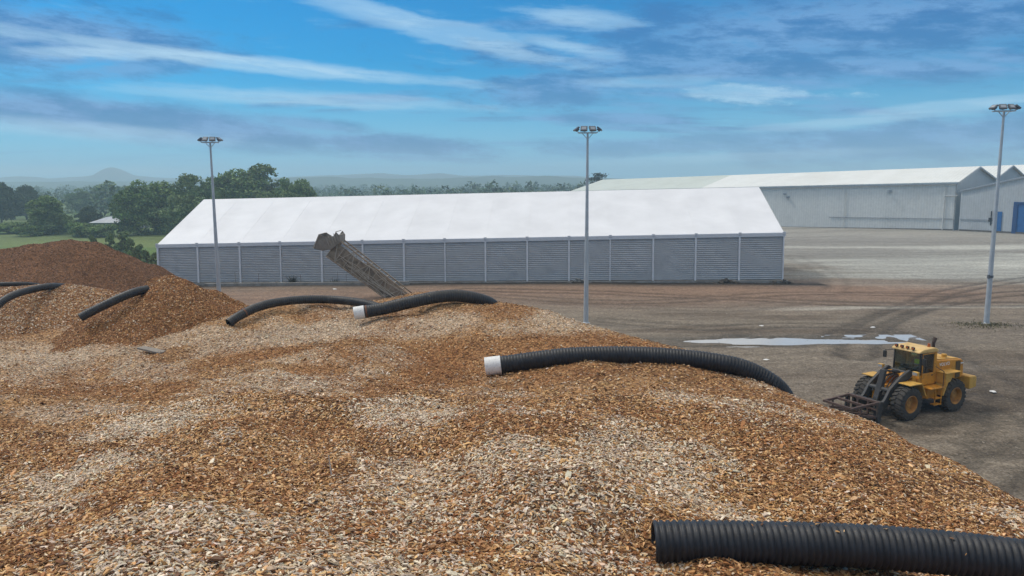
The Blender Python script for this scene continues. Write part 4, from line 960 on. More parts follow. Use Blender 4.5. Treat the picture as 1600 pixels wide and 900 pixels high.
def tree_proto(h, cw, seed, cols, nleaf=11000, lobes=46, leaf=.80, low=.0, trunk=True):
    rng = np.random.default_rng(seed); rr = random.Random(seed)
    # lobes spread through an uneven dome
    cen = []; rad_ = []
    while len(cen) < lobes:
        p = rng.uniform(-1, 1, 3); r = np.linalg.norm(p)
        if r > 1 or r < .25: continue
        z = low + (1 - low) * (.5 + .5 * p[2]); taper = .55 + .45 * math.sin(math.pi * min(1, (z - low) / (1 - low) * .85 + .18))
        cen.append((p[0] * cw * .40 * taper * rng.uniform(.85, 1.12), p[1] * cw * .40 * taper, z * h * rng.uniform(.92, 1.0) - .06 * h)); rad_.append(rng.uniform(.13, .21) * (cw + h) * .5)
    cen = np.array(cen); rad_ = np.array(rad_)
    li = rng.choice(lobes, nleaf, p=rad_ ** 2 / (rad_ ** 2).sum()); d = rng.normal(0, 1, (nleaf, 3)); d /= np.linalg.norm(d, axis=1, keepdims=True)
    d[:, 2] = np.where(d[:, 2] < -.3, -d[:, 2] * .6, d[:, 2])
    P = cen[li] + d * (rad_[li] * rng.uniform(.55, 1.08, nleaf) ** .6)[:, None] * np.array([1.05, 1.05, .78]); P[:, 2] = np.maximum(P[:, 2], .03 * h)
    tone = rng.uniform(.75, 1.25, lobes)[li] * rng.uniform(.75, 1.25, nleaf); c = np.array(cols)[(rng.integers(0, len(cols), lobes)[li] + (rng.random(nleaf) > .7)) % len(cols)] * tone[:, None]
    V = leaf_quads(P, leaf, rng); crown = (V.reshape(-1, 3), np.repeat(c, 4, 0))
    tk = None
    if trunk:
        tk = MB(); r0 = h * .022
        tk.cyl((0, 0, -.3), (0, 0, h * .34), r0 * 1.25, r0 * .85, 10)
        for k in range(7):
            a = k * .9 + rr.random(); q = (math.cos(a) * cw * .26, math.sin(a) * cw * .26, h * rr.uniform(.5, .78)); tk.cyl((0, 0, h * rr.uniform(.2, .34)), q, r0 * .55, r0 * .16, 7)
        tk.cyl((0, 0, h * .33), (0.1, 0, h * .82), r0 * .85, r0 * .2, 8)
    return crown, tk
PROTO = {}
def make_tree(kind, name, label, cat, loc, h, cw, group=None, rz=0):
    """first of a kind is built, later ones are copies of it with their parts"""
    spec = KINDS[kind]
    if kind not in PROTO:
        (v, c), tk = tree_proto(spec['h'], spec['w'], spec['seed'], spec['cols'], **spec.get('kw', {}))
        root = empty(name, (0, 0, 0)); mesh_np('crown', v, np.arange(len(v)).reshape(-1, 4), M_leaf, root, c)
        if tk: tk.build('trunk', M_bark_t, root, True)
        PROTO[kind] = root; o = root
    else:
        o = copy_tree(PROTO[kind]); o.name = name
    o.location = loc; o.rotation_euler = (0, 0, rz); o.scale = (cw / spec['w'], cw / spec['w'], h / spec['h'])
    for k in ('group',):
        if k in o: del o[k]
    tag(o, label, cat, group); return o
G1 = [(.135, .21, .064), (.185, .25, .09), (.10, .16, .05)]; G2 = [(.18, .24, .10), (.20, .255, .12), (.135, .185, .07)]
KINDS = {'oak': dict(h=16, w=15, seed=3, cols=G1), 'lime': dict(h=16, w=14, seed=8, cols=G1 + G2[:1], kw=dict(lobes=54)), 'ash': dict(h=18, w=14, seed=15, cols=G2[:1] + G1[:2], kw=dict(lobes=50)),
         'willow': dict(h=9, w=11, seed=21, cols=G2, kw=dict(nleaf=6000, lobes=28, leaf=.6)), 'dark': dict(h=12, w=10, seed=33, cols=[(.045, .075, .035), (.06, .09, .042)], kw=dict(nleaf=7500, lobes=32)),
         'bush': dict(h=3, w=4, seed=41, cols=G2 + [(.12, .13, .06)], kw=dict(nleaf=1800, lobes=16, leaf=.34, low=.0)), 'hedge': dict(h=4, w=9, seed=47, cols=G1, kw=dict(nleaf=3000, lobes=24, leaf=.5, low=.0))}
def plant_tree(kind, px, top, wpx, Y, name, label, cat='tree', group=None):
    q = at_y(px, 340, Y); z = g1(q.x, Y); h = (at_y(px, top, Y).z - z) * 1.06
    return make_tree(kind, name, label, cat, (q.x, Y, z), h, wpx / F * Y * 1.06, group, (px * 1.7) % 6.28)
GRP = 'broad-leaved trees behind the left end of the tent'
for k, px, top, w_, Y, lb in (('oak', 214, 285, 72, 222, 'dark round tree, leftmost of the wood behind the tent, right of the barn'), ('lime', 256, 281, 82, 228, 'broad dark tree second from the left edge of the wood behind the tent'),
        ('ash', 298, 277, 72, 232, 'tree just left of the left light pole in the wood behind the tent'), ('willow', 288, 303, 72, 205, 'lower paler tree in front of the wood, above the tent roof slope'), ('oak', 333, 279, 60, 236, 'tree seen right behind the left light pole'),
        ('lime', 374, 261, 94, 240, 'tallest tree of the wood, just right of the left light pole'), ('ash', 412, 262, 90, 243, 'tall wide tree right of the highest crown of the wood'),
        ('oak', 446, 281, 56, 238, 'low dip tree between the tall crowns and the right end of the wood'), ('lime', 474, 277, 58, 236, 'rounded tree at the right end of the wood behind the tent'), ('willow', 420, 299, 52, 205, 'small pale bushy tree peeping over the tent ridge'), ('willow', 458, 297, 60, 208, 'pale low crown over the tent ridge at the right end of the wood'), ('willow', 338, 299, 30, 200, 'little pale bush over the tent ridge beside the left light pole')):
    plant_tree(k, px, top, w_, Y, 'broadleaf_tree', lb, group=GRP)
plant_tree('lime', 76, 303, 66, 226, 'broadleaf_tree', 'single round tree standing alone at the edge of the green field')
plant_tree('dark', 2, 284, 48, 300, 'broadleaf_tree', 'dark tall tree cut by the left edge of the picture')
plant_tree('dark', 42, 290, 46, 330, 'broadleaf_tree', 'hazy dark tree between the left edge tree and the single round tree')
plant_tree('dark', 138, 322, 34, 262, 'broadleaf_tree', 'small dark tree left of the barn roof')
plant_tree('oak', 128, 296, 44, 420, 'broadleaf_tree', 'hazy tree far behind the single round tree')
plant_tree('oak', 170, 285, 56, 480, 'broadleaf_tree', 'hazy tree left of the wood, below the mountain')
for px, top, w_, Y, lb in ((16, 345, 70, 232, 'dark hedge at the left edge beyond the field'), (102, 344, 46, 238, 'dark hedge right of the single round tree'), (125, 345, 60, 215, 'hedge in front of the barn, left half'), (160, 348, 60, 214, 'hedge in front of the barn, right half'), (45, 350, 50, 218, 'hedge under the single round tree')):
    plant_tree('hedge', px, top, w_, Y, 'hedge', lb, 'hedge', 'hedges along the far side of the field')
for px, py, h, w_, Y, lb in ((146, 366, 8, 18, 140, 'small bush behind the top of the bark pile'), (172, 364, 9, 24, 140, 'bush behind the right shoulder of the bark pile'), (192, 362, 12, 26, 150, 'bush at the field edge above the bark pile slope'), (203, 372, 11, 26, 132, 'bush over the middle of the bark pile slope'), (216, 382, 11, 24, 122, 'bush on the lower bark pile slope'), (229, 392, 14, 26, 116, 'bush close to the left end of the tent'), (241, 399, 20, 22, 112, 'dark bush against the left end wall of the tent')):
    q = at_y(px, py + 14, Y); zt = at_y(px, py - h * .4, Y).z; z = g1(q.x, Y)
    make_tree('bush', 'shrub', lb, 'shrub', (q.x, Y, z), max(2.0, zt - z), w_ / F * Y * 1.15, 'straggly shrubs along the bark pile', px * 1.3)
# stone pine behind the warehouse
q = at_y(934, 290, 305); z = g1(q.x, 305); top = at_y(934, 268, 305).z - z
pn = empty('pine_tree', (q.x, 305, z)); tag(pn, 'dark pine with a ragged flat crown behind the left end of the warehouse roof', 'tree')
rng = np.random.default_rng(5); P = []
for k in range(26):
    a = rng.random() * 6.28; r = rng.uniform(.5, 4.4); c = np.array([math.cos(a) * r, math.sin(a) * r, top * rng.uniform(.62, .97) - .10 * r])
    P.append(c + rng.normal(0, 1, (90, 3)) * np.array([1.0, 1.0, .38]))
P = np.concatenate(P); V = leaf_quads(P, .6, rng, 0); mesh_np('crown', V.reshape(-1, 3), np.arange(len(P) * 4).reshape(-1, 4), M_leaf, pn, np.repeat(np.array([[.024, .042, .024]]) * rng.uniform(.7, 1.3, (len(P), 1)), 4, 0))
tk = MB().cyl((0, 0, -.3), (.2, 0, top * .75), .42, .22, 10)
for k in range(8): a = k * .8; tk.cyl((.15, 0, top * .58), (math.cos(a) * 3, math.sin(a) * 3, top * .78), .14, .05, 6)
tk.build('trunk', M_bark_t, pn, True)

# ------------------------------------------------------------------ hills, mountain, far woodland, air
def profile(px, tab): return np.interp(px, [t[0] for t in tab], [t[1] for t in tab])
def ridge(name, Y0, depth, tab, col, seed, rough):
    xs = np.arange(-2300, 2300, 14.0); ys = np.linspace(-1, 1, 25); X, T = np.meshgrid(xs, ys); xf, tf = X.ravel(), T.ravel(); yf = Y0 + tf * depth
    px = 800 + F * xf / Y0; hor = 288.5 - (px - 800) * ROLL; py = profile(px, tab)
    top = EYE + (hor - py) / F * Y0 / .99 + (fbm(xf * .02, yf * .01, seed, 4) - .5) * rough
    z = -3.2 + (top + 3.2) * (np.cos(tf * np.pi / 2) ** 1.3)
    return tag(mesh_np(name, np.stack([xf, yf, z], 1), grid_faces(len(xs), len(ys)), col, smooth=True), kind='structure')
M_hill = weathered('wooded_hill', (.035, .06, .03), (.06, .085, .04), .9, .02, fine=.12)
M_mtn = weathered('far_mountain', (.05, .06, .06), (.06, .07, .06), .9, .01, fine=.05)
HT = [(-900, 286), (0, 286), (200, 285), (420, 281), (500, 278), (600, 280.5), (690, 281), (780, 277), (850, 276.5), (905, 279), (1000, 284), (1250, 286), (2600, 286)]
ridge('hills', 1900, 420, HT, M_hill, 7, 8)
MT = [(-900, 287), (0, 281), (12, 279), (40, 276.5), (66, 278), (85, 281), (100, 279), (130, 277.5), (150, 276), (168, 273), (176, 269), (184, 262.5), (192, 266), (200, 271), (215, 276), (235, 277), (262, 279), (300, 280), (420, 279), (560, 273.5), (600, 272), (640, 275), (690, 272), (725, 276), (780, 275), (900, 276), (960, 280), (2600, 284)]
ridge('mountain', 2850, 250, MT, M_mtn, 17, 4)
rng = np.random.default_rng(77); Pw = []; Cw_ = []
def far_tree(x, y, h, w_, n, z0=None):
    z = g1(x, y) if z0 is None else z0
    d = rng.normal(0, 1, (n, 3)); d /= np.linalg.norm(d, axis=1, keepdims=True); d *= rng.uniform(.5, 1, (n, 1)) ** .5
    lump = 1 + .25 * np.sin(d[:, 0] * 5 + x) * np.cos(d[:, 1] * 4 + y)
    Pw.append((np.array([x, y, z + h * .55]) + d * lump[:, None] * np.array([w_ / 2, w_ / 2, h * .5]), h)); Cw_.append(np.array([.075, .12, .05]) * rng.uniform(.7, 1.4) * np.array([rng.uniform(.85, 1.25), 1, rng.uniform(.8, 1.3)]))
for row in range(64):
    y = 330 + 1500 * (row / 64) ** 1.35; x0 = rng.uniform(-.8, .35) * y; ln = rng.uniform(60, 260) * (1 + y / 900); n_ = int(ln / 8); sl = rng.uniform(-.25, .25)
    for k in range(n_):
        x = x0 + ln * k / n_ + rng.normal(0, 2); yy = y + sl * (x - x0) + rng.normal(0, 3)
        if 180 < yy < 420 and -90 < x < 260: continue
        if x > -60 and yy < 330: continue
        far_tree(x, yy, rng.uniform(5, 12) * (1 if rng.random() > .15 else 1.35), rng.uniform(8, 14), 70)
for k in range(700):   # closed woods over the plain's far edge, in front of the hills
    y = rng.uniform(900, 1700); x = rng.uniform(-.75, .30) * y
    if fbm(np.array([x * .004]), np.array([y * .004]), 88, 3)[0] > .47: far_tree(x, y, rng.uniform(9, 16), rng.uniform(12, 22), 60)
V = []; C_ = []
for (P, h), c in zip(Pw, Cw_):
    V.append(leaf_quads(P, h * .20, rng).reshape(-1, 3)); C_.append(np.repeat(c[None] * rng.uniform(.7, 1.3, (len(P), 1)), 4, 0))
V = np.concatenate(V); tag(mesh_np('woodland', V, np.arange(len(V)).reshape(-1, 4), M_leaf, colors=np.concatenate(C_)), 'hazy tree belts and woods across the plain out to the hills', 'woodland', kind='stuff')
# the hazy air, a closed box with even density round everything; the sky lies outside
mt = bpy.data.materials.new('hazy_air'); mt.use_nodes = True; nt = mt.node_tree; nt.nodes.clear(); out = nt.nodes.new('ShaderNodeOutputMaterial'); pv = nt.nodes.new('ShaderNodeVolumePrincipled')
pv.inputs['Color'].default_value = (.66, .87, 1, 1); pv.inputs['Density'].default_value = .00056; pv.inputs['Anisotropy'].default_value = .2; L(nt, pv.outputs[0], out.inputs['Volume'])
hz = MB().box((0, 1540, 33), (5040, 3320, 86)).build('haze', mt); tag(hz, kind='stuff')
#PART5
# ------------------------------------------------------------------ wheel loader
M_yel = weathered('yellow_paint', (.66, .285, .016), (.56, .23, .015), .5, 1.6, dirt=((.15, .085, .035), 3.6, .95))
M_yelt = weathered('faded_yellow_paint', (.66, .38, .075), (.56, .30, .045), .55, 1.4, dirt=((.2, .13, .06), 3.2, .85))
M_roofy = weathered('glare_yellow_paint', (.74, .50, .20), (.64, .40, .13), .55, 1.6, dirt=((.3, .2, .1), 3.2, .6))  # cab roof yellow made paler, its overexposed look put into the colour
M_arm = weathered('dark_grey_paint', (.030, .030, .032), (.045, .042, .04), .6, 2, dirt=((.11, .085, .06), 3, .7))
M_tyre = weathered('dusty_rubber', (.035, .033, .031), (.060, .054, .047), .9, 3, dirt=((.11, .09, .07), 4, .7))
M_rim = weathered('rim_paint', (.44, .21, .035), (.34, .15, .03), .6, 3, dirt=((.12, .07, .035), 5, .8))
M_rustf = weathered('rusty_fork_steel', (.105, .062, .05), (.07, .042, .034), .8, 3)
M_black = weathered('black_trim', (.018, .018, .018), (.03, .03, .03), .55, 4)
M_seat = weathered('seat_cloth', (.03, .03, .033), (.045, .045, .05), .9, 6)
M_white = weathered('white_decal', (.72, .72, .70), (.66, .66, .64), .5, 8)
M_ambr = weathered('amber_lens', (.45, .12, .02), (.36, .09, .02), .3, 8)
M_exh = weathered('rusty_exhaust', (.085, .05, .035), (.055, .035, .028), .8, 5)
mt, nt, b, out = new_mat('cab_glass')
tr = N(nt, 'ShaderNodeBsdfTransparent'); tr.inputs[0].default_value = (.72, .88, .86, 1); gl = N(nt, 'ShaderNodeBsdfGlossy'); gl.inputs['Roughness'].default_value = .04
fr = N(nt, 'ShaderNodeFresnel'); fr.inputs[0].default_value = 1.5; mx = N(nt, 'ShaderNodeMixShader'); L(nt, mathn(nt, 'ADD', fr.outputs[0], .05), mx.inputs[0]); L(nt, tr.outputs[0], mx.inputs[1]); L(nt, gl.outputs[0], mx.inputs[2]); L(nt, mx.outputs[0], out.inputs[0])
M_cabg = mt
hd = R(206.0); lf = Vector((-math.sin(hd), math.cos(hd), 0))
fw = on_ground(1416, 656); rw = on_ground(1484.5, 640.5)
org = (fw + rw) / 2 - lf * 1.12; org.z = g1(org.x, org.y) - .02
ld = empty('wheel_loader', org, hd); tag(ld, 'muddy yellow wheel loader with black lift arms and rusty fork frame beside the heap', 'wheel loader')
WB, WR = 1.70, .84
def part(mb, name, mat, parent=None, **k): return mb.build(name, mat, parent or ld, **k)
# wheels
def wheel(x, y):
    s = 1 if y > 0 else -1
    hub = part(MB().cyl((x, y - s * .1, WR), (x, y + s * .16, WR), .17, .14, 16), 'wheel', M_rim, smooth=True)
    t = MB(); hwid = .30
    t.lathe((x, y, WR), (0, 1, 0), [(-hwid + .03, .42), (-hwid - .005, .50), (-hwid - .02, .62), (-hwid + .01, .74), (-hwid + .07, .79), (0, .805), (hwid - .07, .79), (hwid - .01, .74), (hwid + .02, .62), (hwid + .005, .50), (hwid - .03, .42), (-hwid + .03, .42)], 44)
    for k in range(22):
        for sd in (-1, 1):
            a = 2 * math.pi * (k + (.5 if sd > 0 else 0)) / 22
            M = Matrix.Translation((x, y, WR)) @ Matrix.Rotation(a, 4, 'Y')
            lug = MB(); vs = []
            for (yy, z, tt) in ((.015, .845, .0), (.20, .842, .055), (.30, .80, .085), (.325, .70, .09)):
                for dx in (-.062, .062): vs.append((tt + dx, sd * yy, z)); vs.append((tt + dx * 1.15, sd * yy, z - .07))
            f = []
            for i in range(3):
                b0 = i * 4; f += [(b0, b0 + 2, b0 + 6, b0 + 4), (b0, b0 + 4, b0 + 5, b0 + 1), (b0 + 2, b0 + 3, b0 + 7, b0 + 6), (b0 + 1, b0 + 5, b0 + 7, b0 + 3)]
            f += [(0, 1, 3, 2), (12, 14, 15, 13)]
            t.add([M @ Vector(q) for q in vs], f)
    part(t, 'tyre', M_tyre, hub, smooth=True)
    r_ = MB().lathe((x, y, WR), (0, s, 0), [(.30, .445), (.315, .43), (.30, .40), (.22, .375), (.10, .35), (.08, .22), (.12, .17), (.12, .001)], 32)
    for k in range(12): a = k * math.pi / 6; r_.cyl((x + .27 * math.cos(a), y + s * .08, WR + .27 * math.sin(a)), (x + .27 * math.cos(a), y + s * .115, WR + .27 * math.sin(a)), .02, n=6)
    part(r_, 'rim', M_rim, hub, smooth=True)
for x in (WB, -WB):
    for y in (1.06, -1.06): wheel(x, y)
part(MB().cyl((WB, -.8, WR), (WB, .8, WR), .20, n=14).cyl((WB, -.25, WR), (WB, .25, WR), .34, n=14), 'axle', M_black, smooth=True)
part(MB().cyl((-WB, -.8, WR), (-WB, .8, WR), .20, n=14).cyl((-WB, -.25, WR), (-WB, .25, WR), .34, n=14), 'axle', M_black, smooth=True)
# rear body
part(MB().prism([(-3.0, .72), (-.35, .62), (-.10, .85), (-.10, 1.35), (-1.0, 1.52), (-3.0, 1.52)], -.52, .52), 'rear_frame', M_yel, bevel=.03)
hood = part(MB().prism([(-.84, 1.50), (-.84, 2.64), (-2.9, 2.50), (-3.06, 2.40), (-3.12, 1.50)], -.74, .74), 'hood', M_yel, bevel=.05)
part(MB().box((-1.85, 0, 2.60), (1.9, 1.22, .03), (0, R(4.3) * -1, 0)), 'hood_lid', M_yelt, hood, bevel=.01)
for s in (1, -1):
    g = MB().box((-2.62, s * .745, 2.0), (.36, .02, .86))
    for k in range(9): g.box((-2.62, s * .758, 1.62 + k * .095), (.33, .02, .03))
    part(g, 'side_grille', weathered('dusty_grille', (.15, .095, .035), (.10, .065, .03), .8, 4) if s > 0 else bpy.data.materials['dusty_grille'], hood)
gr = MB().box((-3.115, 0, 1.98), (.03, 1.2, .8))
for k in range(9): gr.box((-3.135, 0, 1.64 + k * .085), (.02, 1.15, .025))
part(gr, 'rear_grille', M_black, hood)
part(MB().prism([(-2.95, .98), (-3.52, 1.06), (-3.52, 1.60), (-3.40, 1.66), (-2.95, 1.66)], -1.22, 1.22), 'counterweight', M_yelt, bevel=.05)
part(MB().box((-3.53, .85, 1.33), (.05, .3, .34)).box((-3.53, -.85, 1.33), (.05, .3, .34)).box((-3.525, 0, 1.33), (.03, 1.6, .1)), 'tail_light', M_exh)
for s in (1, -1):   # rear mudguards, boxes and steps
    part(MB().box((-1.48, s * 1.02, 2.06), (1.15, .58, .05)).prism([(-.93, 2.04), (-1.55, 2.04), (-1.35, 1.62), (-.93, 1.50)], s * .74, s * 1.26).prism([(-1.02, 1.62), (-1.12, 1.62), (-.80, .95), (-.72, .95)], s * .72, s * 1.30), 'rear_mudguard', M_yelt, bevel=.015)
    part(MB().box((-.28, s * 1.03, 1.40), (1.0, .62, .06)).box((-.36, s * .86, 1.10), (.80, .26, .58)), 'step_platform', M_yel, bevel=.02)
    st = MB()
    for z in (.55, .86): st.box((-.40, s * 1.18, z), (.5, .26, .04))
    for dx in (-.24, .24): st.beam((-.40 + dx, s * 1.27, .50), (-.40 + dx, s * 1.27, 1.38), .04)
    part(st, 'ladder', M_yel)
    part(MB().cyl((-.72, s * 1.28, 1.42), (-.72, s * 1.28, 2.2), .018, n=8).cyl((-.72, s * 1.28, 2.2), (-.76, s * .80, 2.35), .018, n=8), 'handrail', M_black, smooth=True)
part(MB().cyl((-1.50, .08, 2.55), (-1.50, .08, 3.15), .115, .115, 14).cyl((-1.50, .08, 3.15), (-1.50, .08, 3.40), .085, n=14).cyl((-1.50, .08, 3.38), (-1.62, .08, 3.62), .088, .10, 14), 'exhaust', M_exh, smooth=True)
part(MB().cyl((-2.1, .3, 2.58), (-2.1, .3, 2.76), .13, n=14), 'air_intake', M_yelt, smooth=True)
# cab
cx0, cx1, cw_ = -.82, .36, .76
part(MB().prism([(cx0, 1.45), (cx0, 1.98), (cx1 + .04, 1.98), (cx1 + .12, 1.70), (cx1, 1.45)], -cw_, cw_), 'cab_base', M_yel, bevel=.03)
roof = part(MB().prism([(cx0 - .10, 3.10), (cx0 - .08, 3.24), (cx0 + .15, 3.33), (cx1 - .15, 3.32), (cx1 + .16, 3.22), (cx1 + .20, 3.13)], -cw_ - .05, cw_ + .05), 'cab_roof', M_roofy, bevel=.05)
part(MB().box((-.23, 0, 3.105), (1.1, 1.46, .03)), 'roof_lining', weathered('lining_grey', (.35, .35, .34), (.3, .3, .29), .8, 3), roof)
def pillar(p, q, w=.09, m=M_black): part(MB().beam(p, q, w), 'pillar', m, bevel=.012)
for s in (1, -1):
    pillar((cx1 + .02, s * .72, 1.96), (cx1 - .02, s * .72, 3.13), .075); pillar((cx0 + .07, s * .71, 1.96), (cx0 + .07, s * .71, 3.13), .15, M_yel)
def pane(vs, name, parent=None, th=.012):
    vs = [Vector(v) for v in vs]; n_ = (vs[1] - vs[0]).cross(vs[2] - vs[0]).normalized() * th
    return MB().add(vs + [v - n_ for v in vs], [(0, 1, 2, 3), (7, 6, 5, 4), (0, 4, 5, 1), (1, 5, 6, 2), (2, 6, 7, 3), (3, 7, 4, 0)]).build(name, M_cabg, parent or ld)
pane([(cx1 + .05, -.66, 2.0), (cx1 + .05, .66, 2.0), (cx1 + .01, .66, 3.1), (cx1 + .01, -.66, 3.1)], 'windscreen')
pane([(cx0 + .02, -.62, 2.02), (cx0 + .02, .62, 2.02), (cx0 + .02, .62, 3.08), (cx0 + .02, -.62, 3.08)], 'rear_window')
for s in (1, -1):
    dr = part(MB().box((-.19, s * .775, 1.78), (.92, .04, .60)).beam((.25, s * .775, 2.05), (.25, s * .775, 3.08), .05).beam((-.63, s * .775, 2.05), (-.63, s * .775, 3.08), .05).beam((-.63, s * .775, 3.07), (.25, s * .775, 3.07), .05), 'door', M_yel, bevel=.012)
    pane([(-.61, s * .77, 2.08), (.23, s * .77, 2.08), (.23, s * .77, 3.05), (-.61, s * .77, 3.05)], 'window', dr)
    part(MB().box((-.50, s * .80, 1.95), (.12, .03, .05)), 'handle', M_black, dr)
    mr = part(MB().cyl((cx1 + .05, s * .75, 3.05), (cx1 + .25, s * 1.10, 3.0), .016, n=8).cyl((cx1 + .25, s * 1.10, 3.0), (cx1 + .25, s * 1.10, 2.6), .016, n=8), 'mirror_arm', M_black, smooth=True)
    part(MB().box((cx1 + .25, s * 1.10, 2.78), (.07, .20, .36)), 'mirror', M_black, mr, bevel=.03)
for y in (-.55, -.24, .07, .38):
    l = part(MB().box((cx1 + .13, y, 3.33), (.10, .16, .13)).beam((cx1 + .12, y, 3.2), (cx1 + .12, y, 3.28), .04), 'work_light', M_black, roof, bevel=.015)
    part(MB().box((cx1 + .185, y, 3.33), (.02, .12, .09)), 'lens', M_ambr, l)
part(MB().cyl((cx0 + .2, .45, 3.30), (cx0 + .2, .45, 3.36), .09, n=14).cyl((cx0 + .2, .45, 3.36), (cx0 + .2, .45, 3.50), .075, .06, 14), 'beacon', M_ambr, roof, smooth=True)
# inside the cab
seat = part(MB().box((-.36, .10, 2.0), (.46, .48, .12)).box((-.60, .10, 2.38), (.10, .44, .64), (0, R(-8), 0)).box((-.63, .10, 2.80), (.08, .24, .16)), 'seat', M_seat, bevel=.04)
part(MB().box((.22, .05, 1.99), (.16, .9, .06)).box((.20, .10, 2.03), (.08, .22, .10), (0, R(-25), 0)).box((-.25, -.54, 2.12), (.5, .16, .24)), 'console', M_black, bevel=.03)
swm = MB(); c0 = Vector((.10, .10, 2.26)); axs = Vector((-.55, 0, .83)); e1 = Vector((0, 1, 0)); e2 = axs.cross(e1).normalized()
pts = [c0 + e1 * .16 * math.cos(k * .3927) + e2 * .16 * math.sin(k * .3927) for k in range(17)]
for a, b in zip(pts, pts[1:]): swm.cyl(a, b, .018, n=8)
swm.cyl(c0 - axs * .35, c0, .03, n=8); swm.beam(pts[0], pts[8], .03); part(swm, 'steering_wheel', M_black, smooth=True)
part(MB().box((.30, -.28, 2.10), (.03, .4, .2), (0, R(-15), 0)), 'paper_stack', weathered('pale_paper', (.35, .40, .45), (.28, .33, .38), .7, 5))
# front frame and lift gear
part(MB().prism([(.02, .72), (.02, 1.35), (.38, 1.60), (.62, 2.12), (1.22, 2.16), (1.52, 1.62), (2.25, 1.30), (2.30, .78), (1.2, .55)], .30, .43).prism([(.02, .72), (.02, 1.35), (.38, 1.60), (.62, 2.12), (1.22, 2.16), (1.52, 1.62), (2.25, 1.30), (2.30, .78), (1.2, .55)], -.43, -.30).box((.95, 0, 1.25), (1.6, .60, .5)).box((.9, 0, 2.0), (.5, .60, .12)), 'front_frame', M_yel, bevel=.02)
part(MB().cyl((-.1, 0, .75), (-.1, 0, 1.45), .16, n=14), 'articulation_joint', M_black, smooth=True)
part(MB().box((.72, 0, 1.96), (.42, 1.3, .08)).box((.66, .56, 1.76), (.3, .24, .34)).box((.66, -.56, 1.76), (.3, .24, .34)), 'front_cowl', M_yel, bevel=.03)
for s in (1, -1):
    part(MB().box((1.48, s * 1.06, 1.80), (.86, .66, .05)).prism([(1.05, 1.82), (1.0, 1.82), (.62, 1.12), (.70, 1.12)], s * .76, s * 1.38).box((1.2, s * .62, 1.72), (.5, .3, .06)), 'front_mudguard', M_yelt, bevel=.015)
    hl = part(MB().beam((.75, s * .5, 2.12), (.95, s * .98, 2.18), .08).box((1.0, s * .98, 2.22), (.16, .30, .20)), 'headlight', M_yelt, bevel=.02)
    part(MB().box((1.09, s * .98, 2.22), (.02, .24, .14)), 'lens', M_glass, hl)
    part(MB().prism([(.78, 2.22), (1.0, 2.34), (1.62, 2.06), (2.35, 1.55), (2.72, 1.02), (3.22, .66), (3.30, .44), (3.12, .34), (2.52, .66), (2.18, 1.14), (1.5, 1.66), (.82, 2.0)], s * .60 - .075, s * .60 + .075), 'lift_arm', M_arm, bevel=.02)
    part(MB().cyl((.72, s * .36, 1.02), (1.6, s * .46, 1.20), .095, n=12).cyl((1.6, s * .46, 1.20), (2.3, s * .52, 1.34), .05, n=12), 'lift_cylinder', M_arm, smooth=True)
part(MB().cyl((2.28, -.62, 1.40), (2.28, .62, 1.40), .13, n=14).cyl((.9, -.6, 2.12), (.9, .6, 2.12), .10, n=14), 'cross_tube', M_arm, smooth=True)
part(MB().prism([(2.0, 2.34), (2.16, 2.36), (2.42, 1.42), (2.62, .86), (2.44, .80), (2.14, 1.36)], -.14, .14), 'tilt_lever', M_arm, bevel=.02)
part(MB().cyl((.75, 0, 2.02), (1.35, 0, 2.18), .10, n=12).cyl((1.35, 0, 2.18), (2.06, 0, 2.30), .05, n=12), 'tilt_cylinder', M_arm, smooth=True)
part(MB().beam((2.54, 0, .86), (3.16, 0, .98), .14, .10), 'tilt_link', M_arm, bevel=.02)
hb = MB()
for k, (y, dz) in enumerate(((-.22, .05), (-.12, .12), (.12, .1), (.24, .04), (.32, .0))):
    pts = [Vector((.7 + 1.75 * t, y + .08 * math.sin(t * 5 + k), 1.75 + dz + .28 * math.sin(math.pi * t) - .55 * t * t)) for t in np.linspace(0, 1, 9)]
    for a, b in zip(pts, pts[1:]): hb.cyl(a, b, .028, n=7)
part(hb, 'hydraulic_hose', M_black, smooth=True)
cp = MB()
for y in (-.62, .62): cp.prism([(3.10, .08), (3.10, .95), (3.30, 1.10), (3.42, 1.05), (3.42, .05)], y - .05, y + .05)
cp.beam((3.26, -.9, .98), (3.26, .9, .98), .16).beam((3.30, -.9, .22), (3.30, .9, .22), .16)
part(cp, 'coupler', M_arm, bevel=.01)
fk = MB(); FY = .86
for y in (-FY, FY):
    fk.beam((3.42, y, 1.02), (5.2, y * .92, .94), .10, .12); fk.beam((3.42, y, .30), (4.8, y * .95, .58), .09, .10); fk.beam((3.44, y, .2), (3.44, y, 1.08), .12); fk.beam((4.6, y * .95, .50), (4.6, y * .96, .98), .08)
for x, z in ((3.42, 1.02), (4.35, .985), (5.2, .94)): fk.beam((x, -FY, z), (x, FY, z), .11)
fk.beam((3.44, -FY, .26), (3.44, FY, .26), .12).beam((3.44, -FY, .65), (3.44, FY, .65), .08)
for y in (-.3, .3): fk.beam((3.44, y, .2), (3.44, y, 1.05), .10); fk.beam((3.46, y, .30), (4.9, y, .60), .09)
part(fk, 'fork_frame', M_rustf, bevel=.01)
part(MB().prism([(3.36, .02), (3.30, .30), (3.30, .98), (3.40, 1.12), (3.56, .9), (3.60, .35), (3.52, .02)], .88, .96), 'fork_cheek', M_arm, bevel=.01)
part(MB().prism([(3.36, .02), (3.30, .30), (3.30, .98), (3.40, 1.12), (3.56, .9), (3.60, .35), (3.52, .02)], -.96, -.88), 'fork_cheek', M_arm, bevel=.01)
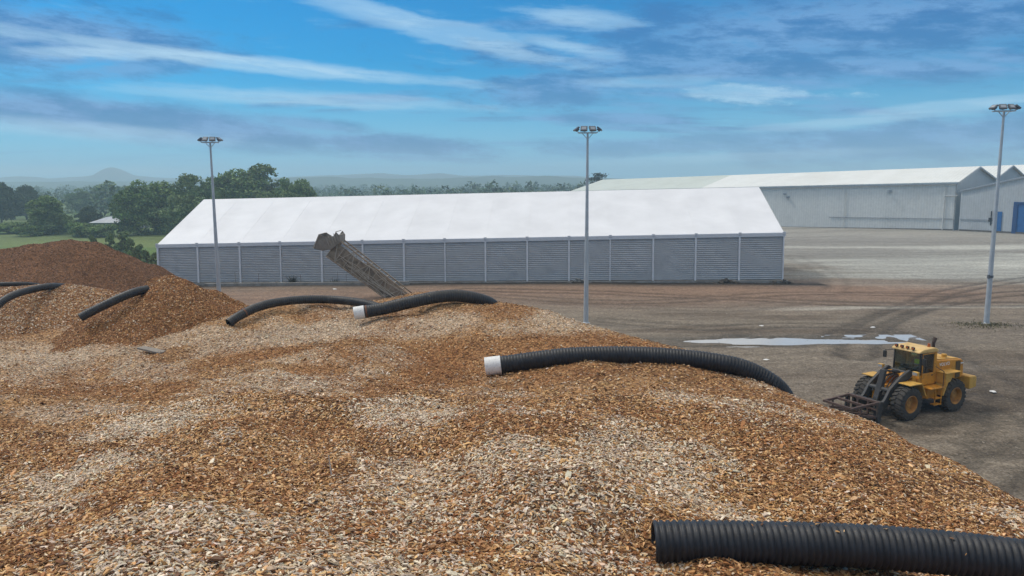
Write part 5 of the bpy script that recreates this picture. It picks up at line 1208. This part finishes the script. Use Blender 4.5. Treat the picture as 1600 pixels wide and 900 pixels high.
# lettering on the hood sides
def letter(txt, size, loc, rot, parent, name='lettering', mat=None):
    cu = bpy.data.curves.new(name, 'FONT'); cu.body = txt; cu.size = size; cu.extrude = .004; cu.align_x = 'CENTER'; cu.offset = size * .02; cu.space_character = 1.08
    t = bpy.data.objects.new('tmp', cu); COL.objects.link(t); bpy.context.view_layer.update()
    me = bpy.data.meshes.new_from_object(t.evaluated_get(bpy.context.evaluated_depsgraph_get())); bpy.data.objects.remove(t)
    me.materials.clear(); me.materials.append(mat or M_white); o = bpy.data.objects.new(name, me); COL.objects.link(o); o.parent = parent; o.location = loc; o.rotation_euler = rot; return o
letter('VOLVO', .235, (-1.52, .748, 2.31), (R(90), 0, R(180)), hood); letter('VOLVO', .235, (-1.52, -.748, 2.31), (R(90), 0, 0), hood)
part(MB().box((-2.92, .752, 2.30), (.20, .012, .07)), 'model_badge', M_white, hood)
part(MB().box((2.35, .685, 1.02), (.12, .02, .12), (0, R(40), 0)), 'warning_sticker', weathered('sticker_yellow', (.6, .45, .08), (.5, .36, .06), .5, 5))

# ------------------------------------------------------------------ the driver
M_skin = weathered('skin', (.36, .20, .13), (.30, .16, .10), .6, 10); M_trous = weathered('dark_trousers', (.02, .022, .03), (.03, .03, .04), .9, 8)
M_vest = weathered('hi_vis_vest', (.62, .95, .04), (.55, .88, .04), .7, 8); M_tape = weathered('reflective_tape', (.6, .62, .6), (.5, .52, .5), .4, 8); M_hair = weathered('dark_hair', (.015, .012, .010), (.025, .02, .016), .8, 12); M_shirt = weathered('dark_sleeves', (.04, .05, .05), (.06, .07, .06), .9, 8)
def skin_mesh(name, J, E, mat, parent, root=0, sub=2):
    me = bpy.data.meshes.new(name); me.from_pydata([j[:3] for j in J], E, []); t = bpy.data.objects.new(name, me); COL.objects.link(t)
    t.modifiers.new('s', 'SKIN'); md = t.modifiers.new('u', 'SUBSURF'); md.levels = sub; md.render_levels = sub
    for i, sv in enumerate(me.skin_vertices[0].data): r = J[i][3]; sv.radius = (r, r) if not isinstance(r, tuple) else r; sv.use_root = (i == root)
    bpy.context.view_layer.update(); m2 = bpy.data.meshes.new_from_object(t.evaluated_get(bpy.context.evaluated_depsgraph_get())); bpy.data.objects.remove(t)
    m2.name = name; m2.materials.clear(); m2.materials.append(mat); m2.polygons.foreach_set('use_smooth', np.ones(len(m2.polygons), dtype=bool))
    o = bpy.data.objects.new(name, m2); COL.objects.link(o)
    if parent: o.parent = parent
    return o
ps = empty('person', ld.matrix_world @ Vector((0, 0, 0)), hd); bpy.context.view_layer.update()
Mw = Matrix.Translation(org) @ Matrix.Rotation(hd, 4, 'Z'); ps.location = Mw @ Vector((-.34, .12, 2.16))
tag(ps, 'driver in a bright yellow-green safety vest sitting behind the loader windscreen', 'person')
J = [(0, 0, .08, .15), (.0, 0, .26, .145), (-.02, 0, .44, .16), (-.02, 0, .56, .07), (.0, 0, .64, .055), (.015, 0, .72, .085), (.02, 0, .80, .10), (.01, 0, .88, .075),
     (-.02, .19, .50, .06), (.06, .27, .28, .046), (.30, .15, .20, .036), (.36, .12, .20, .032), (-.02, -.19, .50, .06), (.06, -.27, .28, .046), (.30, -.15, .20, .036), (.36, -.12, .20, .032),
     (.10, .10, .05, .10), (.44, .13, .06, .075), (.50, .13, -.28, .055), (.62, .13, -.32, .04), (.10, -.10, .05, .10), (.44, -.13, .06, .075), (.50, -.13, -.28, .055), (.62, -.13, -.32, .04)]
E = [(0, 1), (1, 2), (2, 3), (3, 4), (4, 5), (5, 6), (6, 7), (2, 8), (8, 9), (9, 10), (10, 11), (2, 12), (12, 13), (13, 14), (14, 15), (0, 16), (16, 17), (17, 18), (18, 19), (0, 20), (20, 21), (21, 22), (22, 23)]
skin_mesh('body', J, E, M_skin, ps)
skin_mesh('vest', [(0, 0, .10, .18), (0, 0, .26, .18), (-.02, 0, .42, .205), (-.02, 0, .52, .14)], [(0, 1), (1, 2), (2, 3)], M_vest, ps)
skin_mesh('sleeves', [(-.03, 0, .47, .06), (-.02, .21, .49, .068), (.06, .27, .28, .056), (.27, .17, .20, .045), (-.02, -.21, .49, .068), (.06, -.27, .28, .056), (.27, -.17, .20, .045)], [(0, 1), (1, 2), (2, 3), (0, 4), (4, 5), (5, 6)], M_shirt, ps)
skin_mesh('trousers', [(0, 0, .06, .155), (.10, .10, .05, .11), (.44, .13, .06, .085), (.50, .13, -.26, .065), (.10, -.10, .05, .11), (.44, -.13, .06, .085), (.50, -.13, -.26, .065)], [(0, 1), (1, 2), (2, 3), (0, 4), (4, 5), (5, 6)], M_trous, ps)
skin_mesh('hair', [(-.03, 0, .80, .085), (-.01, 0, .885, .09), (.04, 0, .90, .07)], [(0, 1), (1, 2)], M_hair, ps)
MB().lathe((0, 0, .24), (0, 0, 1), [(-.03, .180), (-.03, .198), (.03, .198), (.03, .180)], 20).build('reflective_band', M_tape, ps, True)
fc = MB(); fc.box((.125, 0, .765), (.05, .028, .05)); 
for s in (1, -1): fc.cyl((.005, s * .095, .74), (.005, s * .105, .80), .022, n=8)
fc.build('nose_and_ears', M_skin, ps, True)
ey = MB(); [ey.cyl((.105, s * .036, .80), (.118, s * .036, .80), .012, n=8) for s in (1, -1)]; ey.build('eyes', M_hair, ps)
hn = MB()
for s in (1, -1):
    hn.box((0.380, s * .115, 0.205), (.09, .03, .075))
    for k in range(4): hn.cyl((0.415, s * (.115 - .012), 0.235 - k * .02), (0.450 - abs(k - 1.5) * .006, s * .085, 0.240 - k * .02), .0095, .008, 7); hn.cyl((0.450 - abs(k - 1.5) * .006, s * .085, 0.240 - k * .02), (0.425, s * .062, 0.238 - k * .02), .008, .007, 7)
    hn.cyl((0.360, s * .10, 0.235), (0.405, s * .07, 0.255), .011, .009, 7)
hn.build('hands', M_skin, ps, True)
bpy.context.view_layer.update()
